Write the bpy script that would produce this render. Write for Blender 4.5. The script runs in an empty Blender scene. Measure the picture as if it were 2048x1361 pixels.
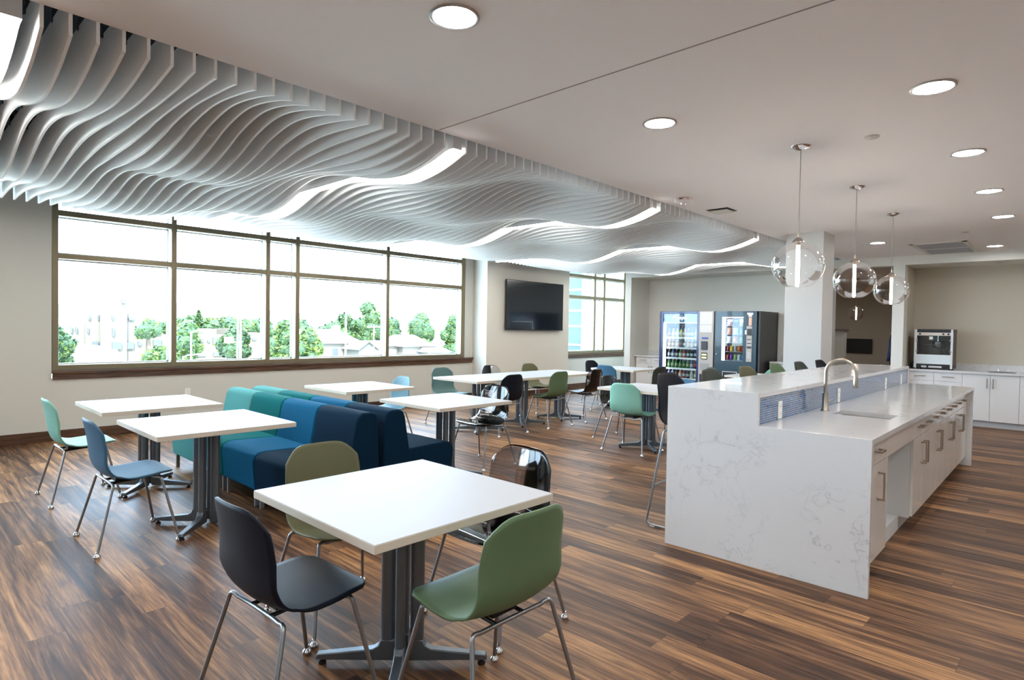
import bpy, math, random
from mathutils import Vector, Matrix
random.seed(7)
R = math.radians
SC = bpy.context.scene
COL = SC.collection

# ---------------------------------------------------------------- camera
YAW, PITCH, ROLL, CAM_Z = .7582, -.021, .01716, 1.45
def cam_axes():
    cy, sy = math.cos(YAW), math.sin(YAW)
    fwd = Vector((-sy*math.cos(PITCH), cy*math.cos(PITCH), math.sin(PITCH)))
    right = Vector((cy, sy, 0)); up = right.cross(fwd)
    r2 = right*math.cos(ROLL)+up*math.sin(ROLL); u2 = -right*math.sin(ROLL)+up*math.cos(ROLL)
    return r2, u2, fwd
_r, _u, _f = cam_axes()
cd = bpy.data.cameras.new('camera'); cam = bpy.data.objects.new('camera', cd); COL.objects.link(cam)
cd.sensor_width = 36; cd.sensor_fit = 'HORIZONTAL'; cd.lens = 1209.5/2048*36; cd.clip_start = .05; cd.clip_end = 3000
cam.matrix_world = Matrix(((_r.x,_u.x,-_f.x,0),(_r.y,_u.y,-_f.y,0),(_r.z,_u.z,-_f.z,CAM_Z),(0,0,0,1)))
SC.camera = cam

# ---------------------------------------------------------------- world, sun, exposure
SKY_STRENGTH = 8.0
SUN_STRENGTH = 10.0
DOWNLIGHT = 54.0       # radiance of the recessed lights
LINEAR = 26.0          # radiance of the linear lights in the baffles
w = bpy.data.worlds.new('sky'); SC.world = w; w.use_nodes = True
nt = w.node_tree; nt.nodes.clear()
wo = nt.nodes.new('ShaderNodeOutputWorld'); bg = nt.nodes.new('ShaderNodeBackground')
tc = nt.nodes.new('ShaderNodeTexCoord'); mp = nt.nodes.new('ShaderNodeMapping'); mp.inputs['Scale'].default_value = (1, 1, 4)
nz = nt.nodes.new('ShaderNodeTexNoise'); nz.inputs['Scale'].default_value = 2.2; nz.inputs['Detail'].default_value = 5
cr = nt.nodes.new('ShaderNodeValToRGB')
cr.color_ramp.elements[0].color = (.52, .74, 1.0, 1); cr.color_ramp.elements[0].position = .35
cr.color_ramp.elements[1].color = (.66, .84, 1.0, 1); cr.color_ramp.elements[1].position = .7
nt.links.new(tc.outputs['Generated'], mp.inputs['Vector']); nt.links.new(mp.outputs['Vector'], nz.inputs['Vector'])
nt.links.new(nz.outputs['Fac'], cr.inputs['Fac']); nt.links.new(cr.outputs['Color'], bg.inputs['Color'])
bg.inputs['Strength'].default_value = SKY_STRENGTH
nt.links.new(bg.outputs[0], wo.inputs[0])
sd = bpy.data.lights.new('sun', 'SUN'); sd.energy = SUN_STRENGTH; sd.angle = R(1.5); sd.color = (1, .95, .86)
so = bpy.data.objects.new('sun', sd); COL.objects.link(so)
so.rotation_euler = Vector((-.62, .38, -.75)).to_track_quat('-Z', 'Y').to_euler()
SC.view_settings.view_transform = 'Standard'; SC.view_settings.look = 'None'
SC.view_settings.exposure = 1.15; SC.view_settings.gamma = 1.0; SC.view_settings.use_curve_mapping = False
cy = SC.cycles
cy.max_bounces = 10; cy.diffuse_bounces = 5; cy.glossy_bounces = 4; cy.transmission_bounces = 6; cy.transparent_max_bounces = 24
cy.caustics_reflective = False; cy.caustics_refractive = False; cy.sample_clamp_indirect = 6.0
cy.use_denoising = True

# ---------------------------------------------------------------- materials
MATS = {}
def srgb(r, g, b):
    f = lambda c: ((c/255+.055)/1.055)**2.4 if c > 10 else c/255/12.92
    return (f(r), f(g), f(b), 1)
def mat(name, col, rough=.5, metal=0, spec=.5, coat=0, sheen=0, emit=None, es=0):
    if name in MATS: return MATS[name]
    m = bpy.data.materials.new(name); m.use_nodes = True
    p = m.node_tree.nodes['Principled BSDF']
    p.inputs['Base Color'].default_value = col if len(col) == 4 else (*col, 1)
    p.inputs['Roughness'].default_value = rough; p.inputs['Metallic'].default_value = metal
    p.inputs['Specular IOR Level'].default_value = spec; p.inputs['Coat Weight'].default_value = coat
    p.inputs['Sheen Weight'].default_value = sheen
    if emit: p.inputs['Emission Color'].default_value = (*emit[:3], 1); p.inputs['Emission Strength'].default_value = es
    MATS[name] = m; return m
def nodes(m): return m.node_tree.nodes, m.node_tree.links, m.node_tree.nodes['Principled BSDF']
def noisy(m, scale=60, amt=.06, bump=0, detail=3, stretch=(1, 1, 1)):
    N, L, p = nodes(m)
    t = N.new('ShaderNodeTexCoord'); mpn = N.new('ShaderNodeMapping'); mpn.inputs['Scale'].default_value = stretch
    n = N.new('ShaderNodeTexNoise'); n.inputs['Scale'].default_value = scale; n.inputs['Detail'].default_value = detail
    L.new(t.outputs['Object'], mpn.inputs['Vector']); L.new(mpn.outputs['Vector'], n.inputs['Vector'])
    base = p.inputs['Base Color'].default_value[:]
    mx = N.new('ShaderNodeMix'); mx.data_type = 'RGBA'
    mx.inputs['A'].default_value = tuple(max(0, c*(1-amt)) for c in base[:3])+(1,)
    mx.inputs['B'].default_value = tuple(min(1, c*(1+amt)) for c in base[:3])+(1,)
    L.new(n.outputs['Fac'], mx.inputs['Factor']); L.new(mx.outputs['Result'], p.inputs['Base Color'])
    if bump:
        b = N.new('ShaderNodeBump'); b.inputs['Strength'].default_value = bump; b.inputs['Distance'].default_value = .002
        L.new(n.outputs['Fac'], b.inputs['Height']); L.new(b.outputs['Normal'], p.inputs['Normal'])
    return m
def clear(name, tint, rough=.02, f0=1.0, ior=1.5):
    if name in MATS: return MATS[name]
    m = bpy.data.materials.new(name); m.use_nodes = True; N = m.node_tree.nodes; L = m.node_tree.links; N.clear()
    o = N.new('ShaderNodeOutputMaterial'); tr = N.new('ShaderNodeBsdfTransparent'); tr.inputs[0].default_value = (*tint, 1)
    gl = N.new('ShaderNodeBsdfGlossy'); gl.inputs['Roughness'].default_value = rough; gl.inputs['Color'].default_value = (1, 1, 1, 1)
    fr = N.new('ShaderNodeFresnel'); fr.inputs['IOR'].default_value = ior
    mx = N.new('ShaderNodeMixShader'); ml = N.new('ShaderNodeMath'); ml.operation = 'MULTIPLY'; ml.inputs[1].default_value = f0; L.new(fr.outputs[0], ml.inputs[0]); L.new(ml.outputs[0], mx.inputs[0]); L.new(tr.outputs[0], mx.inputs[1]); L.new(gl.outputs[0], mx.inputs[2])
    L.new(mx.outputs[0], o.inputs[0]); MATS[name] = m; return m
def emis(name, col, s):
    if name in MATS: return MATS[name]
    m = bpy.data.materials.new(name); m.use_nodes = True; N = m.node_tree.nodes; L = m.node_tree.links; N.clear()
    o = N.new('ShaderNodeOutputMaterial'); e = N.new('ShaderNodeEmission'); e.inputs[0].default_value = (*col, 1); e.inputs[1].default_value = s
    L.new(e.outputs[0], o.inputs[0]); MATS[name] = m; return m

wall_m = noisy(mat('wall paint', srgb(206, 204, 196), .7, spec=.3), 90, .015, .15)
ceil_m = noisy(mat('ceiling paint', srgb(248, 248, 249), .8, spec=.2), 120, .012, .1)
white_paint = noisy(mat('white painted wall', srgb(226, 225, 219), .65, spec=.3), 90, .012, .1)
taupe_m = noisy(mat('taupe alcove paint', srgb(200, 193, 177), .7, spec=.3), 90, .02, .15)
black_deck = mat('plenum black', (.006, .008, .014), .9, spec=.1)
rail_black = mat('rail black', (.008, .008, .01), .5)
baffle_m = noisy(mat('baffle white', srgb(242, 244, 245), .55, spec=.3), 200, .02)
bronze = noisy(mat('bronze aluminium', srgb(128, 116, 92), .42, .55), 30, .05)
white_frame = mat('white window insert', srgb(226, 232, 232), .45)
laminate = noisy(mat('white laminate', srgb(178, 181, 185), .45, spec=.25), 300, .01)
edge_band = mat('table edge band', srgb(206, 196, 180), .5)
steel = noisy(mat('brushed steel', srgb(150, 152, 155), .3, .9), 80, .06, stretch=(1, 1, .1))
table_steel = mat('table leg silver paint', srgb(112, 120, 128), .38, .75)
chrome = mat('chrome', srgb(215, 215, 218), .12, 1)
nickel = noisy(mat('brushed nickel', srgb(176, 168, 156), .28, 1), 120, .05)
black_pl = mat('black plastic', (.012, .012, .014), .35)
gloss_white = noisy(mat('glossy white cabinet', srgb(231, 227, 222), .12, spec=.5, coat=.4), 10, .008)
cab_white = noisy(mat('satin white cabinet', srgb(226, 226, 226), .35, spec=.4), 10, .008)
seam_m = mat('shadow gap', (.12, .115, .11), .8)
quartz_edge = None
glass_pane = clear('window glass', (.95, .98, .975), .0, ior=1.35)
globe_glass = clear('pendant glass', (.985, .985, .985), .01, f0=.55, ior=1.4)
disp_glass = clear('display glass', (.93, .97, .98), .01, ior=1.4)
smoke_m = clear('smoke polycarbonate', (.66, .63, .64), .04, ior=1.5)
clear_m = clear('clear polycarbonate', (.82, .85, .88), .04, ior=1.5)
light_down = emis('downlight glow', (1, .985, .985), DOWNLIGHT)
light_line = emis('linear glow', (1, .96, .90), LINEAR)
bulb_glow = emis('tube bulb glow', (1, .78, .62), 40)
mach_glow = emis('machine lamp glow', (.88, .95, 1), 7)

def wood_floor():
    m = mat('wood floor', (.2, .1, .05, 1), .34, spec=.2); N, L, p = nodes(m)
    t = N.new('ShaderNodeTexCoord'); sep = N.new('ShaderNodeSeparateXYZ'); L.new(t.outputs['Object'], sep.inputs[0])
    def mth(op, a, b=None, c=None):
        n = N.new('ShaderNodeMath'); n.operation = op
        for i, v in enumerate((a, b, c)):
            if v is None: continue
            if isinstance(v, (int, float)): n.inputs[i].default_value = v
            else: L.new(v, n.inputs[i])
        return n.outputs[0]
    W, LEN = .152, 1.22
    ry = mth('DIVIDE', sep.outputs['Y'], W); row = mth('FLOOR', ry)
    wn = N.new('ShaderNodeTexWhiteNoise'); wn.noise_dimensions = '1D'; L.new(row, wn.inputs['W'])
    xo = mth('ADD', mth('DIVIDE', sep.outputs['X'], LEN), mth('MULTIPLY', wn.outputs['Value'], 7.3)); cl = mth('FLOOR', xo)
    cb = N.new('ShaderNodeCombineXYZ'); L.new(cl, cb.inputs[0]); L.new(row, cb.inputs[1])
    wp = N.new('ShaderNodeTexWhiteNoise'); wp.noise_dimensions = '2D'; L.new(cb.outputs[0], wp.inputs['Vector'])
    # figure: long streaks with swirls, offset per plank
    off = N.new('ShaderNodeVectorMath'); off.operation = 'SCALE'; L.new(wp.outputs['Color'], off.inputs[0]); off.inputs['Scale'].default_value = 30
    add = N.new('ShaderNodeVectorMath'); add.operation = 'ADD'; L.new(t.outputs['Object'], add.inputs[0]); L.new(off.outputs[0], add.inputs[1])
    m1 = N.new('ShaderNodeMapping'); m1.inputs['Scale'].default_value = (.55, 9, 1); L.new(add.outputs[0], m1.inputs['Vector'])
    n1 = N.new('ShaderNodeTexNoise'); n1.inputs['Scale'].default_value = 2.1; n1.inputs['Detail'].default_value = 4; n1.inputs['Distortion'].default_value = 1.1; L.new(m1.outputs[0], n1.inputs['Vector'])
    m2 = N.new('ShaderNodeMapping'); m2.inputs['Scale'].default_value = (1.2, 26, 1); L.new(add.outputs[0], m2.inputs['Vector'])
    n2 = N.new('ShaderNodeTexNoise'); n2.inputs['Scale'].default_value = 4; n2.inputs['Detail'].default_value = 5; n2.inputs['Roughness'].default_value = .65; L.new(m2.outputs[0], n2.inputs['Vector'])
    f = mth('ADD', mth('MULTIPLY', n1.outputs['Fac'], .62), mth('MULTIPLY', n2.outputs['Fac'], .38))
    f = mth('ADD', f, mth('MULTIPLY', mth('SUBTRACT', wp.outputs['Value'], .5), .17))
    r = N.new('ShaderNodeValToRGB'); L.new(f, r.inputs['Fac']); e = r.color_ramp.elements
    e[0].position = .33; e[0].color = (.030, .014, .009, 1); e[1].position = .69; e[1].color = (.47, .25, .105, 1)
    x = e.new(.45); x.color = (.095, .045, .023, 1)
    x = e.new(.53); x.color = (.185, .092, .043, 1)
    x = e.new(.60); x.color = (.30, .152, .066, 1)
    fy = mth('FRACT', ry); fx = mth('FRACT', xo)
    gy = mth('LESS_THAN', fy, .012); gx = mth('LESS_THAN', fx, .0018)
    g = mth('MAXIMUM', gy, gx)
    mx = N.new('ShaderNodeMix'); mx.data_type = 'RGBA'; L.new(mth('MULTIPLY', g, .7), mx.inputs['Factor']); L.new(r.outputs[0], mx.inputs['A']); mx.inputs['B'].default_value = (.02, .01, .007, 1)
    L.new(mx.outputs['Result'], p.inputs['Base Color'])
    rr = mth('ADD', mth('MULTIPLY', n2.outputs['Fac'], .18), .34); L.new(rr, p.inputs['Roughness'])
    b = N.new('ShaderNodeBump'); b.inputs['Strength'].default_value = .12; b.inputs['Distance'].default_value = .001; L.new(n2.outputs['Fac'], b.inputs['Height']); L.new(b.outputs[0], p.inputs['Normal'])
    return m
floor_m = wood_floor()
def dark_wood(name, c0, c1):
    m = mat(name, c0, .38); N, L, p = nodes(m)
    t = N.new('ShaderNodeTexCoord'); mpn = N.new('ShaderNodeMapping'); mpn.inputs['Scale'].default_value = (9, .8, 9)
    n = N.new('ShaderNodeTexNoise'); n.inputs['Scale'].default_value = 4; n.inputs['Detail'].default_value = 5
    r = N.new('ShaderNodeValToRGB'); r.color_ramp.elements[0].color = (*c0[:3], 1); r.color_ramp.elements[1].color = (*c1[:3], 1)
    r.color_ramp.elements[0].position = .35; r.color_ramp.elements[1].position = .65
    L.new(t.outputs['Object'], mpn.inputs[0]); L.new(mpn.outputs[0], n.inputs['Vector']); L.new(n.outputs['Fac'], r.inputs[0]); L.new(r.outputs[0], p.inputs['Base Color'])
    return m
sill_m = dark_wood('stained sill wood', (.05, .022, .012), (.12, .055, .028))
base_m = dark_wood('stained baseboard wood', (.045, .02, .011), (.11, .05, .026))
def quartz():
    m = mat('veined quartz', (.8, .8, .8, 1), .14, spec=.5, coat=.2); N, L, p = nodes(m)
    t = N.new('ShaderNodeTexCoord')
    n0 = N.new('ShaderNodeTexNoise'); n0.inputs['Scale'].default_value = 2.4; n0.inputs['Detail'].default_value = 4
    L.new(t.outputs['Object'], n0.inputs['Vector'])
    sc = N.new('ShaderNodeVectorMath'); sc.operation = 'SCALE'; sc.inputs['Scale'].default_value = 1.5; L.new(n0.outputs['Color'], sc.inputs[0])
    ad = N.new('ShaderNodeVectorMath'); ad.operation = 'ADD'; L.new(sc.outputs[0], ad.inputs[0]); L.new(t.outputs['Object'], ad.inputs[1])
    n1 = N.new('ShaderNodeTexNoise'); n1.inputs['Scale'].default_value = 3.2; n1.inputs['Detail'].default_value = 7; n1.inputs['Roughness'].default_value = .55; L.new(ad.outputs[0], n1.inputs['Vector'])
    a = N.new('ShaderNodeMath'); a.operation = 'SUBTRACT'; L.new(n1.outputs['Fac'], a.inputs[0]); a.inputs[1].default_value = .5
    b = N.new('ShaderNodeMath'); b.operation = 'ABSOLUTE'; L.new(a.outputs[0], b.inputs[0])
    r = N.new('ShaderNodeValToRGB'); L.new(b.outputs[0], r.inputs[0]); e = r.color_ramp.elements
    e[0].position = 0; e[0].color = (.50, .51, .535, 1); e[1].position = .018; e[1].color = (.66, .67, .68, 1)
    x = e.new(.1); x.color = (.68, .685, .69, 1)
    n2 = N.new('ShaderNodeTexNoise'); n2.inputs['Scale'].default_value = 1.7; L.new(t.outputs['Object'], n2.inputs['Vector'])
    rr = N.new('ShaderNodeValToRGB'); L.new(n2.outputs['Fac'], rr.inputs[0]); rr.color_ramp.elements[0].position = .42; rr.color_ramp.elements[1].position = .62
    mx = N.new('ShaderNodeMix'); mx.data_type = 'RGBA'; L.new(rr.outputs[0], mx.inputs['Factor']); mx.inputs['A'].default_value = (.675, .68, .685, 1); L.new(r.outputs[0], mx.inputs['B'])
    L.new(mx.outputs['Result'], p.inputs['Base Color']); return m
quartz_m = quartz()
def tile():
    m = mat('blue glass mosaic', (.05, .12, .25, 1), .12, coat=.5); N, L, p = nodes(m)
    t = N.new('ShaderNodeTexCoord'); mpn = N.new('ShaderNodeMapping'); mpn.inputs['Rotation'].default_value = (0, 0, 0)
    sep = N.new('ShaderNodeSeparateXYZ'); L.new(t.outputs['Object'], sep.inputs[0]); cb = N.new('ShaderNodeCombineXYZ')
    L.new(sep.outputs['Y'], cb.inputs[0]); L.new(sep.outputs['Z'], cb.inputs[1])
    b = N.new('ShaderNodeTexBrick'); L.new(cb.outputs[0], b.inputs['Vector']); b.inputs['Scale'].default_value = 1
    b.inputs['Brick Width'].default_value = .026; b.inputs['Row Height'].default_value = .0145; b.inputs['Mortar Size'].default_value = .0013; b.inputs['Mortar Smooth'].default_value = .1
    b.inputs['Color1'].default_value = (.02, .07, .19, 1); b.inputs['Color2'].default_value = (.04, .13, .30, 1); b.inputs['Mortar'].default_value = (.42, .50, .60, 1); b.offset = .5
    L.new(b.outputs['Color'], p.inputs['Base Color']); return m
tile_m = tile()
def fabric(name, c):
    return noisy(mat(name, c, .9, spec=.08), 420, .16, .35, 2)
FAB = {'pale teal': fabric('pale teal fabric', srgb(78, 140, 138)), 'teal': fabric('teal fabric', srgb(6, 96, 98)),
       'blue': fabric('mid blue fabric', srgb(14, 86, 122)), 'navy': fabric('navy fabric', srgb(8, 36, 56))}
SHELL = {'mint': noisy(mat('mint shell', srgb(128, 178, 160), .5, spec=.22), 40, .02), 'steel blue': noisy(mat('steel blue shell', srgb(60, 98, 124), .5, spec=.22), 40, .02),
         'navy': noisy(mat('navy shell', srgb(8, 15, 28), .5, spec=.22), 40, .03), 'sage': noisy(mat('sage shell', srgb(96, 118, 88), .5, spec=.22), 40, .02),
         'olive': noisy(mat('olive shell', srgb(98, 98, 72), .5, spec=.22), 40, .02), 'smoke': smoke_m, 'clear': clear_m,
         'grey teal': noisy(mat('grey teal shell', srgb(84, 112, 112), .5, spec=.22), 40, .02), 'charcoal': noisy(mat('charcoal green shell', srgb(62, 68, 62), .5, spec=.22), 40, .02),
         'blue grey': noisy(mat('blue grey shell', srgb(108, 146, 158), .5, spec=.22), 40, .02), 'grey green': noisy(mat('grey green shell', srgb(112, 124, 116), .5, spec=.22), 40, .02)}

# ---------------------------------------------------------------- mesh helpers
class G:
    def __init__(s): s.v = []; s.f = []; s.mi = []; s.cur = 0
    def add(s, vs, fs):
        o = len(s.v); s.v += [tuple(v) for v in vs]
        for f in fs: s.f.append(tuple(i+o for i in f)); s.mi.append(s.cur)
        return s
    def box(s, x0, y0, z0, x1, y1, z1):
        if x0 > x1: x0, x1 = x1, x0
        if y0 > y1: y0, y1 = y1, y0
        if z0 > z1: z0, z1 = z1, z0
        return s.add([(x0,y0,z0),(x1,y0,z0),(x1,y1,z0),(x0,y1,z0),(x0,y0,z1),(x1,y0,z1),(x1,y1,z1),(x0,y1,z1)],
              [(0,3,2,1),(4,5,6,7),(0,1,5,4),(1,2,6,5),(2,3,7,6),(3,0,4,7)])
    def prism(s, poly, a, b, axis='x'):
        n = len(poly)
        def P(p, t): return {'x': (t, p[0], p[1]), 'y': (p[0], t, p[1]), 'z': (p[0], p[1], t)}[axis]
        vs = [P(p, a) for p in poly]+[P(p, b) for p in poly]
        fs = [tuple(range(n))[::-1], tuple(range(n, 2*n))]+[(i, (i+1) % n, n+(i+1) % n, n+i) for i in range(n)]
        if axis == 'y': fs = [f[::-1] for f in fs]
        return s.add(vs, fs)
    def tube(s, pts, r, n=10, cap=True, closed=False):
        pts = [Vector(p) for p in pts]; m = len(pts); rings = []
        prev = None
        for i, p in enumerate(pts):
            if closed: t = (pts[(i+1) % m]-pts[i-1])
            else: t = (pts[min(i+1, m-1)]-pts[max(i-1, 0)])
            t.normalize()
            if prev is None:
                ref = Vector((0, 0, 1)) if abs(t.z) < .9 else Vector((1, 0, 0)); a = t.cross(ref).normalized()
            else: a = (prev-t*prev.dot(t)).normalized()
            prev = a; b = t.cross(a)
            rr = r[i] if isinstance(r, (list, tuple)) else r
            rings.append([p+(a*math.cos(2*math.pi*k/n)+b*math.sin(2*math.pi*k/n))*rr for k in range(n)])
        vs = [v for q in rings for v in q]; fs = []
        for i in range(m-1 if not closed else m):
            j = (i+1) % m
            for k in range(n): fs.append((i*n+k, i*n+(k+1) % n, j*n+(k+1) % n, j*n+k))
        if cap and not closed: fs += [tuple(range(n))[::-1], tuple(range((m-1)*n, m*n))]
        return s.add(vs, fs)
    def lathe(s, prof, n=24, c=(0, 0, 0), axis='z'):
        vs = []; fs = []
        for r, z in prof:
            for k in range(n):
                a = 2*math.pi*k/n; p = (r*math.cos(a), r*math.sin(a), z)
                if axis == 'y': p = (p[0], p[2], p[1])
                if axis == 'x': p = (p[2], p[0], p[1])
                vs.append((p[0]+c[0], p[1]+c[1], p[2]+c[2]))
        for i in range(len(prof)-1):
            for k in range(n): fs.append((i*n+k, i*n+(k+1) % n, (i+1)*n+(k+1) % n, (i+1)*n+k))
        if axis == 'y': fs = [f[::-1] for f in fs]
        return s.add(vs, fs)
    def disc(s, r, z, n=24, c=(0, 0)):
        return s.add([(c[0]+r*math.cos(2*math.pi*k/n), c[1]+r*math.sin(2*math.pi*k/n), z) for k in range(n)], [tuple(range(n))])
    def grid(s, fn, nu, nv):
        vs = [fn(i/nu, j/nv) for i in range(nu+1) for j in range(nv+1)]
        fs = [(i*(nv+1)+j, (i+1)*(nv+1)+j, (i+1)*(nv+1)+j+1, i*(nv+1)+j+1) for i in range(nu) for j in range(nv)]
        return s.add(vs, fs)
    def build(s, name, m, parent=None, smooth=40, bevel=0, seg=2, solid=0, loc=None, rot=None):
        me = bpy.data.meshes.new(name); me.from_pydata(s.v, [], s.f); me.update()
        for mm in (m if isinstance(m, (list, tuple)) else [m]): me.materials.append(mm)
        if any(s.mi): me.polygons.foreach_set('material_index', s.mi)
        if smooth:
            me.shade_smooth(); me.set_sharp_from_angle(angle=R(smooth))
        o = bpy.data.objects.new(name, me); COL.objects.link(o)
        if solid: d = o.modifiers.new('thickness', 'SOLIDIFY'); d.thickness = solid; d.offset = 0
        if bevel: d = o.modifiers.new('bevel', 'BEVEL'); d.width = bevel; d.segments = seg; d.limit_method = 'ANGLE'; d.angle_limit = R(35)
        if parent: o.parent = parent
        if loc: o.location = loc
        if rot is not None: o.rotation_euler = (0, 0, rot)
        return o
def fillet(pts, r, n=6):
    pts = [Vector(p) for p in pts]; out = [pts[0]]
    for i in range(1, len(pts)-1):
        a, b, c = pts[i-1], pts[i], pts[i+1]; d1 = (a-b); d2 = (c-b); rr = min(r, d1.length*.49, d2.length*.49)
        p1 = b+d1.normalized()*rr; p2 = b+d2.normalized()*rr
        for k in range(n+1):
            t = k/n; out.append(p1*(1-t)**2+b*2*t*(1-t)+p2*t*t)
    out.append(pts[-1]); return out
def tag(o, label=None, cat=None, group=None, kind=None):
    if label: o['label'] = label
    if cat: o['category'] = cat
    if group: o['group'] = group
    if kind: o['kind'] = kind
    return o
def empty(name, loc=(0, 0, 0), rz=0, **k):
    o = bpy.data.objects.new(name, None); COL.objects.link(o); o.location = loc; o.rotation_euler = (0, 0, rz); o.empty_display_size = .1
    return tag(o, **k)
def struct(o, label=None):
    o['kind'] = 'structure'
    if label: o['label'] = label
    return o
KIDS = {}
def kids(o): return [c for c in bpy.data.objects if c.parent == o]
def tree_of(o):
    return (o, [tree_of(c) for c in kids(o)])
def copy_tree(t, parent=None):
    o, ch = t; c = o.copy(); COL.objects.link(c)
    if parent: c.parent = parent
    return c, [copy_tree(x, c)[0:2] for x in ch]
def paint(node, names, m):
    o, ch = node
    if o.name.split('.')[0] in names and o.material_slots:
        o.material_slots[0].link = 'OBJECT'; o.material_slots[0].material = m
    for x in ch: paint(x, names, m)

# ================================================================ SETTING
WX = -8.887
struct(G().box(-9.05, -8.2, -.12, 3.2, 21, 0).build('floor', floor_m, smooth=0), 'brown wood plank floor with streaked grain')
# window wall
g = G()
def wbox(y0, z0, y1, z1, x0=WX-.16, x1=WX): g.box(x0, y0, z0, x1, y1, z1)
wbox(-8.2, -.1, -7.6, 3.6); wbox(-7.6, -.1, .35, .745); wbox(-7.6, 3.22, .35, 3.6); wbox(.35, -.1, 1.45, 3.6); wbox(1.45, -.1, 8.02, .745); wbox(1.45, 3.22, 8.02, 3.6); wbox(8.02, -.1, 10.95, 3.6)
wbox(10.95, -.1, 13.76, .745); wbox(10.95, 3.22, 13.76, 3.6); wbox(13.76, -.1, 14.2, 3.6)
struct(g.build('wall_left', wall_m, smooth=0), 'beige wall with the long window')
struct(G().box(WX, 8.235, 0, -8.49, 10.82, 3.55).build('wall_screen', noisy(mat('screen wall paint', srgb(222, 219, 209), .7, spec=.3), 90, .012, .1), smooth=0), 'projecting wall that carries the large screen')
struct(G().box(-9.05, -8.2, 0, 3.2, -8.04, 3.6).build('wall_behind', wall_m, smooth=0))
struct(G().box(3.0, -8.04, 0, 3.16, 21, 3.6).build('wall_right', wall_m, smooth=0))
# back wall with fin, alcoves, header, piers
g = G(); g.box(-7.64, 11.8, 0, -7.485, 12.62, 3.55)          # fin
g.box(-7.485, 11.8, 2.62, -3.72, 12.6, 3.55)                 # header over vending alcove
g.box(-7.64, 12.6, 0, -3.5, 12.75, 3.55)                     # back of the alcove
g.box(-3.72, 11.8, 0, -3.5, 12.6, 3.55)
g.box(-9.05, 14.1, 0, -7.5, 14.2, 3.55)
struct(g.build('wall_back', noisy(mat('back wall paint', srgb(224, 224, 218), .7, spec=.3), 90, .012, .1), smooth=0), 'grey beige back wall with the vending machine alcove')
g = G(); g.box(-3.5, 11.8, 2.6, -2.37, 12.0, 2.75); g.box(-2.37, 11.8, 0, -2.2, 12.6, 2.75)
g.box(-2.2, 11.8, 2.6, 3.0, 12.6, 2.75)
struct(g.build('wall_pier', white_paint, smooth=0), 'pier and header in front of the coffee alcove')
struct(G().box(-2.37, 12.6, 0, 3.0, 12.75, 2.75).box(-2.2, 11.99, 0, -2.19, 12.6, 2.6).build('wall_alcove', taupe_m, smooth=0), 'taupe back wall of the coffee alcove')
struct(G().box(-7.6, 20.4, 0, 3, 20.55, 3).box(-7.6, 12.75, 0, -7.5, 20.4, 3).build('wall_lobby', taupe_m, smooth=0), 'far lobby wall with the small screen')
struct(G().box(-2.925, 8.375, 0, -2.46, 8.83, 2.752).build('wall_column', noisy(mat('column paint', srgb(208, 209, 208), .6, spec=.3), 90, .01, .1), smooth=0, bevel=.004), 'square white column beside the island end')
# pony wall in the lobby
struct(G().box(-4.8, 14.0, 0, -3.66, 14.16, 1.49).build('trim_1', white_paint, smooth=0), 'low cream wall beyond the column')
struct(G().box(-4.85, 13.96, 1.49, -3.635, 14.2, 1.53).build('trim_2', mat('pony cap grey', srgb(120, 112, 104), .5), smooth=0), 'grey cap of the low wall')
# ceilings
struct(G().box(-3.16, -8.04, 2.75, 3.0, 11.8, 2.80).box(-3.16, -8.04, 2.8, -3.12, 11.8, 3.5).build('ceiling', ceil_m, smooth=0), 'smooth off-white ceiling slab')
struct(G().box(-7.5, 12.6, 2.75, 3.0, 20.4, 2.8).build('ceiling_lobby', ceil_m, smooth=0))
struct(G().box(-9.05, -8.2, 3.55, 3.16, 21, 3.75).build('ceiling_deck', black_deck, smooth=0), 'black plenum deck above the baffles')
g = G()   # control joint: a shallow reveal strip
struct(g.box(-3.14, 2.578, 2.7485, 3.0, 2.586, 2.7502).build('trim_3', mat('joint grey', srgb(150, 146, 142), .8), smooth=0), 'thin control joint across the ceiling')
# baseboards
bb = [('left', (WX, -8.04, WX+.016, 8.235)), ('screen', (-8.49, 8.235, -8.474, 10.836)), ('screen_end', (WX, 8.219, -8.474, 8.235)), ('window', (WX, 10.82, WX+.016, 14.1)),
      ('fin', (-7.64, 11.784, -7.47, 11.8)), ('pier', (-2.386, 11.784, -2.2, 11.8)), ('behind', (WX, -8.04, 3.0, -8.024)), ('right', (2.984, -8.02, 3.0, 12)), ('lobby', (-7.5, 20.38, 3, 20.4))]
for n, (x0, y0, x1, y1) in bb:
    struct(G().box(x0, y0, 0, x1, y1, .125).build('baseboard_'+n, base_m, smooth=0, bevel=.003), 'dark stained wood baseboard')
# window sills
def sill(n, y0, y1, ov):
    g = G(); g.box(WX-.16, y0, .80, WX+.045, y1+ov, .835); g.box(WX+.001, y0, .735, WX+.028, y1+ov-.02, .80)
    return struct(g.build(n, sill_m, smooth=0, bevel=.004), 'dark stained wood window sill')
sill('trim_4', 1.455, 8.02, .21); sill('trim_6', -7.6, .35, .0); sill('trim_5', 10.83, 13.76, .0)
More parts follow.
